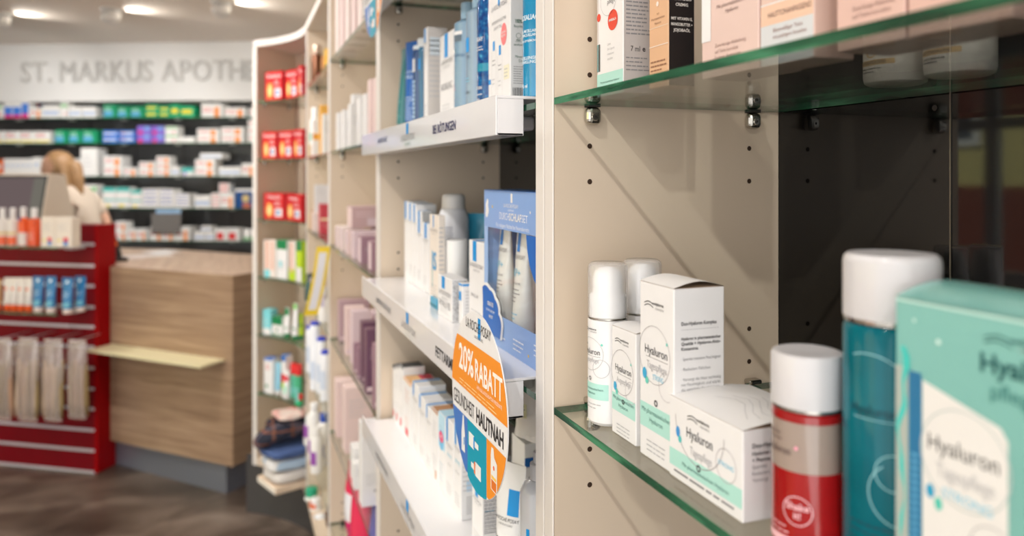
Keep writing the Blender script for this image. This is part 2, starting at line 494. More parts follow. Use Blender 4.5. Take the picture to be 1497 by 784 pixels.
def back_joint(t, y):
    b = MB(); b.box(XB - .0004, y, ZB, XB + .0003, y + .0009, ZT - .03, mat((120, 116, 110), .3, metal=.8))
    for dz in (.30, .262, .222, .182, -.02, -.06): b.lathe([(0, .0004), (.0022, .0004), (.0024, 0)], RUBBER, M=Matrix.Translation((XB, y + .014, H - .1 + dz - .03)) @ Matrix.Rotation(-PI / 2, 4, 'Y'), seg=10)
    b.build('back_joint', t)
YA = (-.185, .61); YB = (.65, 1.445); YC = (1.485, 2.24); YD = (2.28, 2.96)
cab_a = cabinet(*YA, 'nearest cream cabinet with a dark glass back and hyaluron products', LEV[1:5], BACK_DARK)
back_joint(cab_a, .418)
cabinet(*YB, 'cream cabinet with white lettered shelf fronts and the round discount sign', LEV[0:5], BACK_DARK)
cabinet(*YC, 'cream cabinet filled with mauve and pale pink cartons', LEV, CREAM)
cabinet(*YD, 'narrow cream cabinet with a yellow price strip, next to the curved corner cabinet', LEV, CREAM)

def glass_shelf(y0, y1, z, label):
    b = MB()
    x0, x1 = XF + .0004, XB - .004
    b.add([(x0, y0, z - GT), (x1, y0, z - GT), (x1, y1, z - GT), (x0, y1, z - GT), (x0, y0, z), (x1, y0, z), (x1, y1, z), (x0, y1, z)], [(0, 3, 2, 1), (4, 5, 6, 7)], GLASS)
    b.add([(x0, y0, z - GT), (x1, y0, z - GT), (x1, y1, z - GT), (x0, y1, z - GT), (x0, y0, z), (x1, y0, z), (x1, y1, z), (x0, y1, z)], [(0, 1, 5, 4), (1, 2, 6, 5), (2, 3, 7, 6), (3, 0, 4, 7)], GLASS_EDGE)
    return tag(b.build('glass_shelf'), label, 'shelf')
G = .0024
for (y0, y1), lv, names in (
    (YA, LEV[1:3], ('upper green-edged glass shelf of the nearest cabinet, with pink cartons', 'lower green-edged glass shelf of the nearest cabinet, under the white hyaluron cartons')),
    (YB, LEV[0:4], ('glass shelf topmost in the cabinet with the discount sign', 'glass shelf under the upper white lettered front, bearing blue bottles', 'glass shelf under the middle white front, bearing the blue gift box', 'glass shelf under the lowest white front, bearing a row of white cartons')),
    (YC, LEV, ('glass shelf under tall pale pink cartons, topmost beside the discs', 'glass shelf bearing tall white cartons left of the upper lettered front', 'glass shelf bearing a row of small mauve cartons', 'glass shelf bearing dark purple cartons', 'glass shelf bearing large pale pink cartons', 'lowest glass shelf bearing colourful bags under the white carton')),
    (YD, LEV, ('glass shelf with copper bottle, topmost in the narrow cabinet', 'glass shelf with yellow cartons in the narrow cabinet', 'glass shelf above the yellow price strip', 'glass shelf just below the yellow price strip', 'glass shelf bearing white bottles with blue caps', 'glass shelf bearing white bottles with purple labels'))):
    for z, nme in zip(lv, names): glass_shelf(y0 + G, y1 - G, z, nme)

# ------------------------------------------------------------------ curved corner cabinet
R0 = .575; EC = Vector((XF - R0, 2.998)); E1 = math.radians(45)
def earc(r, a): return (EC.x + r * math.cos(a), EC.y + r * math.sin(a))
def sector(b, r0, r1, a0, a1, z0, z1, m, edge=None, n=18):
    inner = [earc(r0, a0 + (a1 - a0) * k / n) for k in range(n + 1)]; outer = [earc(r1, a0 + (a1 - a0) * k / n) for k in range(n + 1)]
    vs = [(x, y, z0) for x, y in inner] + [(x, y, z0) for x, y in outer] + [(x, y, z1) for x, y in inner] + [(x, y, z1) for x, y in outer]
    N = n + 1
    fl = []
    for k in range(n):
        fl += [(k, k + 1, N + k + 1, N + k), (2 * N + k, 3 * N + k, 3 * N + k + 1, 2 * N + k + 1)]
    b.add(vs, fl, m)
    sd = []
    for k in range(n): sd += [(k, 2 * N + k, 2 * N + k + 1, k + 1), (N + k, N + k + 1, 3 * N + k + 1, 3 * N + k)]
    sd += [(0, N, 3 * N, 2 * N), (n, 2 * N + n, 3 * N + n, N + n)]
    b.add(vs, sd, edge or m)
    return b
def e_at(px, rr):
    dx, dy = ray(px)
    A = dx * dx + dy * dy; B = -2 * (dx * EC.x + dy * EC.y); Cq = EC.x ** 2 + EC.y ** 2 - rr * rr
    D = (-B + math.sqrt(max(0, B * B - 4 * A * Cq))) / (2 * A)
    return D * dx, D * dy, D, math.atan2(D * dy - EC.y, D * dx - EC.x)
RB = R0 + .245
cab = thing('corner_cabinet', 'curved cream corner cabinet with red cartons and toothpaste, next to the wooden counter', 'cabinet')
b = MB(); b.box(XF + .002, 2.979, ZB - .03, XB, 2.9975, ZT - .026, CREAM); p = b.build('side_panel', cab)
MB().box(XF, 2.9792, ZB - .03, XF + .0019, 2.9975, ZT - .026, CREAM_LIT, .0007).build('edge_band', p)
Mend = Matrix.Translation((EC.x, EC.y, 0)) @ Matrix.Rotation(E1, 4, 'Z')
p = MB().box(R0 + .002, .0005, ZB - .03, RB, .022, ZT - .026, CREAM, M=Mend).build('side_panel', cab)
MB().box(R0 - .002, .0005, ZB - .03, R0 + .0019, .022, ZT - .026, CREAM_LIT, .0007, M=Mend).build('edge_band', p)
sector(MB(), R0 - .004, RB + .012, -.001, E1 + .028, ZT - .0258, ZT, CREAM_LIT).build('top_panel', cab)
sector(MB(), R0, RB, .002, E1 - .002, ZB - .03, ZB, CREAM).build('bottom_panel', cab)
sector(MB(), RB + .0005, RB + .012, .001, E1 + .025, ZB - .03, ZT - .026, CREAM).build('back_panel', cab)
sector(MB(), R0 + .09, R0 + .105, -.015, E1 + .2, .0005, ZB - .0305, mat((70, 68, 68), .35)).build('plinth', cab)
ELEV = [H + .316, H + .068, H - .190, H - .437, H - .684, H - .935]
for z, nme in zip(ELEV, ('curved glass shelf under the topmost red cartons', 'curved glass shelf under the middle row of red cartons', 'curved glass shelf under the lowest pair of red cartons',
                         'curved glass shelf under white cartons with green tops', 'curved glass shelf under the cyan carton and green tubes', 'curved glass shelf under toothpaste tubes')):
    b = MB(); sector(b, R0 + .002, RB - .003, .004, E1 - .004, z - GT, z, GLASS, GLASS_EDGE)
    tag(b.build('curved_glass_shelf'), nme, 'shelf')
    for a in (.16, E1 - .16):
        for r in (R0 + .05, RB - .05):
            pass
    for (x, y, sg) in ((XF + .04, 2.998, 1),):
        shelf_support(cab, x, y, sg, z); shelf_support(cab, x + .16, y, sg, z)
    for rr in (R0 + .04, RB - .05):
        bb = MB(); bb.box(rr - .006, -.012, z - .022, rr + .006, -.0004, z - GT - .0004, CHROME, .003, 2, M=Mend); bb.build('shelf_support', cab)

# ------------------------------------------------------------------ white lettered shelf trays (middle cabinet)
ACRYL = mat((238, 237, 238), .18, coat=.4, vary=.01)
def shelf_tray(z, label, words, clips=True):
    """white tray lying on the glass: top plate, lettered front, short returns, holding clips"""
    t = thing('shelf_tray', label, 'shelf tray', (0, 0, z), 0, 'white lettered shelf trays in the middle cabinet')
    XT, Yr, Yl = .235, .678, 1.4325
    TP = .0085                                       # plate upper face above the glass
    MB().box(XT + .002, Yr + .0003, TP - .003, XB - .02, Yl - .0002, TP, ACRYL, .0006).build('top_plate', t)
    MB().box(XT, Yr, TP - .0385, XT + .0019, 1.472, TP, ACRYL, .0005).build('front_strip', t)
    MB().box(XT + .002, Yr, TP - .0385, XF - .001, Yr + .0025, TP - .0032, ACRYL, .0004).build('end_return', t)
    MB().box(XT + .002, Yr, TP - .0385, XF - .0015, 1.472, TP - .036, ACRYL, .0004).build('bottom_lip', t)
    if clips:
        for y in (.735, 1.30):
            MB().box(XF + .012, y, -.021, XF + .034, y + .03, -GT - .0008, PLASTIC, .003, 2).build('clip', t)
    fm = lambda u, v, e=0: (XT - e, 1.472 - u, v)
    b = MB()
    for s, px0, px1, zc, cap, m, bold in words:
        u0 = 1.472 - on_X(px0, XT)[0]; u1 = 1.472 - on_X(px1, XT)[0]
        b.text(fm, s, (u0 + u1) / 2, zc, cap, m, maxw=(u1 - u0), bold=bold)
    b.build('lettering', t)
    MB().rect(fm, 1.472 - on_X(593.8, XT)[0], -.009, 1.472 - on_X(597.2, XT)[0], TP - .002, BLUE, .0003).build('brand_mark', t)
    return TP
GRN = mat((150, 168, 160), .6)
TRZ = LEV[1]
shelf_tray(LEV[0], 'topmost white shelf tray above the blue bottles, under its own round sign', [])
TP = shelf_tray(LEV[1], 'white shelf tray with the words BEI RÖTUNGEN under the blue bottles', [('UNREINE HAUT', 551, 567.5, -.0135, .0085, mat((110, 120, 150)), True), ('LA ROCHE-POSAY', 586, 606.5, -.0185, .010, INK_L, False), ('LABORATOIRE', 586.5, 606, -.0255, .0045, GRN, False), ('BEI RÖTUNGEN', 633, 666.5, -.0165, .0105, NAVY, True)])
shelf_tray(LEV[2], 'white shelf tray with the words FETTARME HAUT behind the round discount sign', [('EMPFINDLICHE HAUT', 546, 577, -.0170, .0095, INK_L, True), ('LA ROCHE-POSAY', 587, 608, -.0200, .0105, INK_L, False), ('LABORATOIRE', 587.5, 607.5, -.0268, .0045, INK_P, False), ('FETTARME HAUT', 633, 690, -.0185, .0125, INK, True)])
shelf_tray(LEV[3], 'lowest white shelf tray under the row of white cartons', [('ALLERGISCHE HAUT', 540, 579, -.0165, .0085, INK_L, True), ('LA ROCHE-POSAY', 586, 606.5, -.0195, .0105, INK_L, False), ('LABORATOIRE', 586.5, 606, -.0265, .0045, INK_P, False)])
# ================================================================== PRODUCT BUILDERS
RZ = -PI / 2                                 # fronts look towards -X, out of the cabinets
def carton(label, loc, w, d, h, body=WHITE, decor=(), cat='box', group=None, rz=RZ, name='carton', flap=0.0, bev=.0007):
    """decor: list of (part name, function(MB, faces, w, d, h)); with none the carton is one mesh"""
    def bodymesh():
        b = MB()
        if flap:                              # lid bulging upwards in the middle, open slit at its side edge
            b.box(-w / 2, -d / 2, 0, w / 2, d / 2, h - .0001, body, bev)
        else:
            b.box(-w / 2, -d / 2, 0, w / 2, d / 2, h, body, bev)
        return b
    if not decor and not flap:
        return tag(bodymesh().build(name, None, loc, rz), label, cat, group)
    t = thing(name, label, cat, loc, rz, group)
    bodymesh().build('carton_body', t)
    F = faces(w, d, h)
    if flap:
        b = MB(); n = 8
        vs = []
        for i in range(n + 1):
            yy = -d / 2 + d * i / n
            vs += [(-w / 2, yy, h + .0002 + flap * math.sin(PI * i / n)), (w / 2, yy, h + .0002 + flap * math.sin(PI * i / n))]
        vs2 = [(x, y, h + .00005) for x, y, z in vs]
        b.add(vs, [(2 * i, 2 * i + 1, 2 * i + 3, 2 * i + 2) for i in range(n)], body, True)
        b.add(vs2, [(2 * i, 2 * i + 2, 2 * i + 3, 2 * i + 1) for i in range(n)], mat((176, 150, 122), .8))
        b.build('lid', t)
        F['T'] = lambda u, v, e=0: (u - w / 2, v - d / 2, h + .0004 + flap * math.sin(PI * max(0, min(1, v / d))) + e)
    for nm, fn in decor:
        b = MB(); fn(b, F, w, d, h)
        if b.f: b.build(nm, t)
    return t

def fit(p0, p1, X, zb, ptop, d):
    """front of a carton on the plane X between columns p0 and p1; top left corner in row ptop -> loc, w, h"""
    ya, D = on_X(p0, X); yb, _ = on_X(p1, X)
    return (X + d / 2, (ya + yb) / 2, zb), ya - yb, zat(ptop, D) - zb

def bottle(label, loc, r, h, body, cap=PLASTIC, cap_h=.02, cap_r=None, shoulder=.01, neck=None, cat='bottle', group=None, rz=RZ, decor=(), name='bottle', collar=None, round_cap=.0015, gap=.0006):
    t = thing(name, label, cat, loc, rz, group)
    cap_r = cap_r or r * .96; hb = h - cap_h
    nk = neck or cap_r * .92
    MB().lathe([(0, .0004), (r - .0015, .0004), (r, .002), (r, hb - shoulder), (r - (r - nk) * .35, hb - shoulder * .45), (nk, hb), (0, hb)], body, seg=36).build('bottle_body', t)
    MB().lathe([(0, hb + gap), (cap_r, hb + gap), (cap_r, h - round_cap * 2), (cap_r - round_cap * .6, h - round_cap * .6), (cap_r - round_cap * 2, h), (0, h)], cap, seg=36).build('cap', t)
    if collar: MB().lathe([(nk, hb - .001), (collar[1], hb - .001), (collar[1], hb + collar[0]), (nk, hb + collar[0])], collar[2], seg=36).build('collar', t)
    for nm, fn in decor:
        b = MB(); fn(b, r); b.build(nm, t)
    return t

def squeeze_tube(label, loc, r, wtop, h, body, cap=PLASTIC, cap_h=.018, rz=RZ, cat='tube', group=None, decor=(), flat=.9, crimp=.008, name='squeeze_tube'):
    """tube standing on its cap, pressed flat at the top"""
    t = thing(name, label, cat, loc, rz, group); n = 28
    MB().lathe([(0, .0003), (r * .93, .0003), (r * .95, .001), (r * .95, cap_h), (0, cap_h)], cap, sy=flat, seg=28).build('cap', t)
    def prof(q):
        a = r + (wtop / 2 - r) * q; bb = r * flat * (1 - q ** 1.3) + .0009
        return a, max(.0009, bb)
    rings = []
    steps = [0, .1, .25, .45, .65, .82, .94, 1.0]
    for q in steps:
        a, bb = prof(q); z = cap_h + .0004 + (h - crimp - cap_h) * q
        rings.append([(a * math.cos(2 * PI * k / n), bb * math.sin(2 * PI * k / n), z) for k in range(n)])
    a, bb = prof(1); rings.append([(a * math.cos(2 * PI * k / n), .0009 * math.sin(2 * PI * k / n), h) for k in range(n)])
    MB().loft(rings, body).build('tube_body', t)
    def mp(u, v, e=0):
        q = max(0, min(1, (v - cap_h) / (h - crimp - cap_h))); a, bb = prof(q)
        x = max(-a * .98, min(a * .98, u))
        return (x, -bb * math.sqrt(max(0, 1 - (x / a) ** 2)) - e - .0002, v)
    for nm, fn in decor:
        b = MB(); fn(b, mp); b.build(nm, t)
    return t

# ---- common prints
def logo_waves(b, mp, u, v, s, m=INK):
    for k in range(2):
        pts = []
        for i in range(9):
            x = i / 8
            pts.append((u - s + x * s * .9, v - k * s * .16 + math.sin(x * PI) * s * .12))
        for (ua, va), (ub, vb) in zip(pts, pts[1:]):
            b.add([mp(ua, va, .0003), mp(ub, vb, .0003), mp(ub, vb + s * .05, .0003), mp(ua, va + s * .05, .0003)], [(0, 1, 2, 3)], m)
    b.text(mp, 'medipharma', u - s * .15, v + s * .03, s * .15, m, 'L', bold=True); b.text(mp, 'cosmetics', u + s * .1, v - s * .2, s * .15, INK_L, 'L')

def hyaluron_front(sub, extra=None, ring=True):
    def f(b, F, w, d, h):
        mp = F['F']; z = h
        R = w * .46
        b.ring(mp, w * .45, z * .60, R, .0004, mat((168, 164, 166)), e=.0003)
        b.ring(mp, w * .80, z * .45, w * .22, .0004, mat((190, 186, 188)), e=.00025, a0=1.4, a1=5.6)
        b.text(mp, 'Hyaluron', w * .50, z * .60, w * .135, INK, maxw=w * .66)
        b.rect(mp, w * .2, z * .60 - w * .055, w * .84, z * .60 - w * .048, INK_L, .0003)
        b.text(mp, sub, w * .52, z * .60 - w * .23, w * .12, INK_P, maxw=w * .58)
        if extra: b.text(mp, extra, w * .56, z * .60 - w * .38, w * .08, mat((130, 205, 232)), maxw=w * .3)
        b.disc(mp, w * .16, z * .60 - w * .34, w * .065, mat((66, 170, 214)), .0004, ry=w * .09); b.disc(mp, w * .23, z * .60 - w * .44, w * .05, mat((110, 206, 190)), .0004, ry=w * .06)
        b.disc(mp, w * .82, z * .60 + w * .24, w * .025, mat((120, 210, 196)), .0004)
        logo_waves(b, mp, w * .45, z * .88, w * .30)
        b.ring(mp, w * .5, z * .335, w * .05, w * .022, INK, e=.0004)
        b.lines(mp, w * .22, w * .95, z * .10, 3, w * .075, w * .02, INK_P, 5)
    return f
def mint_band(v0=.17, v1=.31):
    def f(b, F, w, d, h):
        mp = F['F']
        b.rect(mp, .0006, h * v0, w - .0006, h * v1, MINT, .00015)
        b.text(mp, 'Mit pharmazeutischem', w * .5, h * (v1 - .052), w * .075, mat((84, 130, 122)), maxw=w * .86, e=.0003)
        b.text(mp, 'Hyaluron', w * .5, h * (v1 - .052) - w * .13, w * .075, mat((84, 130, 122)), maxw=w * .5, e=.0003)
    return f
def side_text(title, paras):
    def f(b, F, w, d, h):
        mp = F['R']; D_ = d; d = min(d, .046)
        b.text(mp, title, d * .14, h * .80, d * .058, INK, 'L', maxw=d * .7, bold=True)
        b.rect(mp, d * .14, h * .775, d * .88, h * .777, INK_P, .0003)
        v = h * .72
        for k, (s, bold) in enumerate(paras):
            b.text(mp, s, d * .14, v, d * .050, INK if bold else INK_L, 'L', maxw=d * .78, bold=bold); v -= d * .085
    return f

ZA = LEV[2] + .0002                          # lower glass shelf of the nearest cabinet
# ---- hyaluron cartons
loc, w, h = fit(935.6, 985, .281, ZA, 410, .041)
carton('tall white hyaluron carton with bulging lid behind the low white carton', loc, w, .041, h, WHITE, [('mint_band', mint_band()), ('front_lettering', hyaluron_front('Tagespflege', 'STRONG')),
    ('side_lettering', side_text('Duo-Hyaluron Komplex', [('Hyaluron in pharmazeutischer', True), ('Qualität + Hyaluron-Aktiv-', True), ('Konzentrat.', True), ('', False), ('· Spendet intensive Feuchtigkeit', False), ('', False), ('· Reduziert Fältchen', False), ('', False), ('· Versorgt die Haut nachhaltig', False), ('mit Feuchtigkeit und stärkt', False), ('die natürliche Feuchtigkeits-', False), ('balance', False)]))], flap=.004, group='white hyaluron cartons')
loc, w, h = fit(894.5, 929.5, .2835, ZA, 475, .028)
carton('small narrow white hyaluron carton between the pump bottle and the tall carton', loc, w, .028, h, WHITE, [('mint_band', mint_band(.22, .38)), ('front_lettering', hyaluron_front('Augenpflege')), ('side_lettering', lambda b, F, w, d, h: b.lines(F['R'], d * .15, d * .85, h * .7, 8, h * .07, h * .014, INK_L, 3))], flap=.002, group='white hyaluron cartons')
def low_front(b, F, w, d, h):
    mp = F['F']
    b.text(mp, 'Hyaluron', w * .45, h * .60, w * .085, INK, maxw=w * .36)
    b.text(mp, 'Tagespflege', w * .47, h * .60 - w * .13, w * .07, INK_P, maxw=w * .30)
    logo_waves(b, mp, w * .44, h * .84, w * .16)
    b.ring(mp, w * .44, h * .80, w * .34, .0005, mat((168, 164, 166)), a0=PI, a1=2 * PI)
    b.ring(mp, w * .80, h * .52, w * .13, .0005, mat((190, 186, 188)))
    b.text(mp, 'STRONG', w * .80, h * .50, w * .035, mat((130, 205, 232)), maxw=w * .2)
    b.disc(mp, w * .14, h * .60, w * .028, mat((66, 150, 214)), .0004, ry=w * .045); b.disc(mp, w * .17, h * .52, w * .024, mat((90, 200, 200)), .0004, ry=w * .03)
    b.ring(mp, w * .44, h * .30, w * .028, w * .012, INK, e=.0004)
    b.lines(mp, w * .08, w * .9, h * .09, 1, h * .06, h * .025, INK_L, 2, ragged=False)
def low_band(b, F, w, d, h):
    mp = F['F']; b.rect(mp, .0006, h * .15, w - .0006, h * .36, MINT, .00015)
    b.text(mp, 'Mit pharmazeutischem Hyaluron', w * .52, h * .215, w * .034, mat((84, 130, 122)), maxw=w * .66, e=.0003)
def low_lid(b, F, w, d, h):
    for k in range(4):
        pts = [(w * (.3 + .14 * i + .05 * k), d * (.30 + .1 * k + .13 * math.sin(i * 1.1 + k * .5))) for i in range(5)]
        for (ua, va), (ub, vb) in zip(pts, pts[1:]):
            b.add([F['T'](ua, va, .0003), F['T'](ub, vb, .0003), F['T'](ub, vb + .0004, .0003), F['T'](ua, va + .0004, .0003)], [(0, 1, 2, 3)], INK_P)
ya, yb = .4445, .3655
carton('low wide white hyaluron carton in front of the red bottle', (.2795 + .033, (ya + yb) / 2, ZA), ya - yb, .066, .0545, WHITE, [('mint_band', low_band), ('front_lettering', low_front), ('lid_print', low_lid), ('side_lettering', side_text('Duo-Hyaluron', [('Hyaluron in', True), ('+ Pharma', True), ('Spendet', False), ('Reduziert', False), ('Versorgt', False)]))], flap=.003, group='white hyaluron cartons')

# ---- airless pump bottles
FROST = clear_mat('frosted_cap', (.97, .97, .97), .9, .05, .12, .27, (250, 250, 250))
def pump_bottle(x, y, label):
    t = thing('pump_bottle', label, 'bottle', (x, y, ZA), RZ, 'white hyaluron pump bottles'); r = .0165
    MB().lathe([(0, .0004), (r - .002, .0004), (r, .003), (r, .0855), (r - .001, .0862), (0, .0862)], mat((238, 237, 236), .3, coat=.2), seg=40).build('bottle_body', t)
    MB().lathe([(r - .003, .0863), (r + .0001, .0864), (r + .0001, .0875), (r - .003, .0876)], CHROME, seg=40).build('collar', t)
    MB().lathe([(0, .0877), (r - .0013, .0877), (r - .0013, .1050), (r - .003, .1065), (.0125, .1066), (.0125, .118), (.011, .1245), (.006, .1275), (0, .128)], mat((250, 250, 250), .35), seg=32).build('pump_head', t)
    MB().lathe([(r, .0878), (r, .127), (r - .0008, .1305), (r - .003, .132), (0, .1322)], FROST, seg=40).build('cap', t)
    b = MB(); a0 = .25
    mp = round_face(r, a0)
    b.rect(mp, -.020, .0215, .0145, .0345, MINT, .00015, nu=14)
    b.text(mp, 'Mit pharmazeutischem', -.002, .029, .0019, mat((84, 130, 122)), maxw=.026); b.text(mp, 'Hyaluron', -.002, .0255, .0019, mat((84, 130, 122)))
    b.build('mint_band', t)
    b = MB()
    b.text(mp, 'Hyaluron', -.003, .058, .0046, INK, maxw=.021); b.text(mp, 'Tagespflege', -.003, .0515, .0038, INK_P, maxw=.019)
    b.rect(mp, -.013, .0562, .008, .0565, INK_L, nu=6)
    b.ring(mp, -.003, .058, .0135, .0004, INK_P); b.ring(mp, .008, .047, .0075, .0004, INK_P)
    logo_waves(b, mp, -.004, .0775, .009)
    b.ring(mp, -.003, .038, .0016, .0006, INK, e=.0004); b.lines(mp, -.013, .010, .017, 2, .003, .0008, INK_P, 4)
    b.disc(mp, .009, .0665, .001, mat((120, 210, 196)), .0004)
    b.build('lettering', t)
pump_bottle(.2915, .5575, 'white pump bottle with frosted cap standing nearest to the panel edge')
pump_bottle(.329, .566, 'white pump bottle with frosted cap standing behind the first pump bottle')

# ---- red two-phase bottle
def liquid(rgb, rough=.08, trans=.35):
    return mat(rgb, rough, trans=trans, coat=.6, vary=.03)
rd = thing('bottle', 'clear bottle with red liquid and white cap beside the low white carton', 'bottle', (.2935, .3285, ZA), RZ)
r = .0185
RED = liquid((206, 26, 28), .08, .5); UPR = mat((176, 158, 146), .1, coat=.6, trans=.2)
MB().lathe([(0, .0004), (r - .002, .0004), (r, .003), (r, .0475)], RED, seg=44).build('red_liquid', rd)
MB().lathe([(r, .0476), (r, .0735)], UPR, seg=44).build('clear_layer', rd)
MB().lathe([(r, .0736), (r, .0775), (r - .001, .0785), (.010, .079), (0, .079)], RED, seg=44).build('bottle_shoulder', rd)
MB().lathe([(r - .004, .0792), (r + .0002, .0792), (r + .0002, .0807), (r - .004, .0807)], CHROME, seg=44).build('collar', rd)
MB().lathe([(0, .0808), (r + .0004, .0808), (r + .0004, .1065), (r - .0004, .1083), (r - .002, .1088), (r - .004, .1086), (0, .1083)], PLASTIC, seg=44).build('cap', rd)
mp = round_face(r, .38); b = MB(); PINKW = mat((240, 190, 196), .4)
b.ring(mp, .0035, .0275, .0078, .0006, PINKW); b.text(mp, 'Shake', .0035, .0282, .0036, PINKW, bold=True); b.text(mp, 'it!', .0035, .0235, .0034, PINKW, bold=True)
b.text(mp, 'Hyaluron', -.009, .056, .0042, mat((90, 70, 68)), maxw=.018); b.lines(mp, -.016, -.002, .066, 2, .003, .0008, mat((90, 70, 68)), 2)
b.disc(mp, .003, .0605, .001, mat((240, 160, 180)), .0005)
b.rect(mp, -.022, .0085, .022, .0125, PINKW, .0002, nu=16); b.lines(mp, -.018, .004, .0175, 2, .003, .0007, PINKW, 6)
b.build('lettering', rd)

# ---- teal bottle
TEAL = mat((0, 100, 114), .12, coat=.08, spec=.2, vary=.5, scale=24)
tb = thing('bottle', 'tall teal bottle with white cap between the red bottle and the teal carton', 'bottle', (.310, .288, ZA), RZ); r = .0225
MB().lathe([(0, .0004), (r - .002, .0004), (r, .003), (r, .128), (r - .0015, .1305), (.012, .1312), (0, .1312)], TEAL, seg=48).build('bottle_body', tb)
MB().lathe([(r - .004, .1314), (r - .0004, .1314), (r - .0004, .1335), (r - .004, .1335)], CHROME, seg=48).build('collar', tb)
MB().lathe([(0, .1336), (r, .1336), (r, .161), (r - .0006, .1635), (r - .0022, .165), (r - .0048, .1652), (0, .1645)], PLASTIC, seg=48).build('cap', tb)
mp = round_face(r, .55); b = MB(); PALE = mat((150, 206, 214), .3)
b.text(mp, 'Hyaluron', -.004, .088, .0050, mat((4, 50, 66)), maxw=.022); b.rect(mp, -.014, .0858, .010, .0862, PALE, nu=6)
b.ring(mp, -.006, .098, .020, .0006, PALE, a0=.3, a1=2.0); b.ring(mp, .006, .062, .009, .0006, PALE); b.ring(mp, .010, .052, .016, .0006, PALE, a0=2.2, a1=5.0)
b.disc(mp, .013, .100, .0016, mat((170, 236, 226)), .0005); b.lines(mp, -.016, .012, .034, 3, .004, .001, mat((6, 64, 80)), 4)
b.build('lettering', tb)

# ---- teal carton nearest to the camera
TEALC = mat((140, 204, 196), .26, metal=.22, coat=.5, vary=.08, scale=16)
def teal_front(b, F, w, d, h):
    mp = F['F']
    b.poly(mp, [(.0145, .0004), (.0145, .1155), (.0500, .1055), (.0530, .101), (.0530, .036), (.0640, .022), (.0640, .0004)], WHITE2, .0002)
def teal_stripe(b, F, w, d, h):
    mp = F['F']; b.rect(mp, .0075, .0004, .0140, .118, mat((44, 116, 160), .4), .0002); b.rect(mp, .0004, .0004, .0070, .119, mat((176, 184, 176), .4), .00015)
    for k in range(26): b.rect(mp, .0088, .006 + k * .003, .0126, .0073 + k * .003, mat((96, 168, 206)), .0003)
    TQW = mat((70, 200, 190)); n = 30
    e0 = [(.0030 + .0016 * math.sin(k * .5) + .0008 * math.sin(k * 1.3), .128 - .0042 * k) for k in range(n)]
    b.add([mp(u, v, .0003) for u, v in e0] + [mp(u + .0028 * (1 - k / n) + .0009 * math.sin(k * 1.1), v, .0003) for k, (u, v) in enumerate(e0)], [(k, k + 1, n + k + 1, n + k) for k in range(n - 1)], TQW)
def teal_text(b, F, w, d, h):
    mp = F['F']; DK = mat((30, 92, 92))
    b.text(mp, 'Hyaluron', .0415, .1262, .0075, DK, 'L', bold=True); b.text(mp, 'pflegedusche', .046, .1165, .0060, mat((60, 128, 124)), 'L')
    logo_waves(b, mp, .056, .1395, .013, DK)
    b.text(mp, 'Hyaluron', .0335, .0870, .0070, INK, maxw=.032); b.text(mp, 'Tagespflege', .0345, .0770, .0058, INK_P, maxw=.026); b.text(mp, 'STRONG', .0355, .0690, .0040, mat((130, 205, 232)))
    b.ring(mp, .034, .087, .0205, .0006, mat((190, 200, 198))); b.ring(mp, .047, .055, .0105, .0006, mat((190, 188, 188)))
    b.disc(mp, .0185, .0690, .0020, mat((44, 160, 200)), .0004, ry=.003); b.disc(mp, .0225, .0650, .0018, mat((80, 200, 180)), .0004, ry=.0028)
    b.disc(mp, .0225, .1335, .0011, mat((220, 244, 236)), .0004); b.disc(mp, .0105, .1405, .0009, mat((190, 228, 220)), .0004)
    b.rect(mp, .0006, h - .0016, w - .0006, h - .0004, mat((196, 232, 224), .2), .0002)  # pale strip is a highlight painted along the top edge
carton('large teal gift carton with a white label panel, nearest to the viewer', (.2805 + .028, .2585 - .045, ZA), .09, .056, .1495, TEALC, [('white_panel', teal_front), ('edge_stripe', teal_stripe), ('lettering', teal_text)], flap=.006)

# ================================================================== upper glass shelf of the nearest cabinet
ZU = LEV[1] + .0002
TAN = mat((222, 178, 140), .4); PINK = mat((226, 198, 188), .4); PINK2 = mat((222, 186, 174), .4); BLACKC = mat((30, 26, 26), .35); GREYC = mat((190, 184, 180), .5)
def lip_front(b, F, w, d, h):
    mp = F['F']
    b.rect(mp, .0005, .0005, w - .0005, .020, MINT, .0002); b.text(mp, 'Mit pharmazeutischem Hyaluron', w * .5, .0115, .0018, mat((84, 130, 122)), maxw=w * .84)
    b.text(mp, 'Volumen', w * .56, .0855, .0042, INK_L, maxw=w * .5); b.text(mp, 'pflege', w * .56, .0785, .0042, INK_L, maxw=w * .4)
    for k, s in enumerate(('Lässt', 'die Lippen', 'intensiver', 'strahlen')): b.text(mp, s, w * .42, .043 - .0042 * k, .0022, INK_P, 'L')
    b.ring(mp, w * .45, .083, w * .30, .0004, INK_P, a0=2.6, a1=6.0)
def lip_dot(b, F, w, d, h):
    mp = F['F']; b.disc(mp, w * .62, .0635, .0088, mat((226, 74, 52)), .0003, n=32); b.text(mp, 'MARSALA', w * .62, .0627, .0022, WHITE, maxw=.013, bold=True, e=.0005)
    b.disc(mp, w * .08, .0700, .0035, mat((226, 74, 52)), .0003)
def lip_side(b, F, w, d, h):
    mp = F['R']; b.rect(mp, .0004, .0004, d - .0004, h - .0004, GREYC, .0001)
    b.lines(mp, d * .08, d * .94, .098, 16, .0033, .0012, INK_L, 7); b.text(mp, '7 ml', d * .38, .0345, .0046, INK, maxw=d * .3); b.text(mp, 'e', d * .66, .0348, .0044, INK, bold=True)
    b.lines(mp, d * .08, d * .9, .0285, 4, .0033, .0010, INK_L, 9)
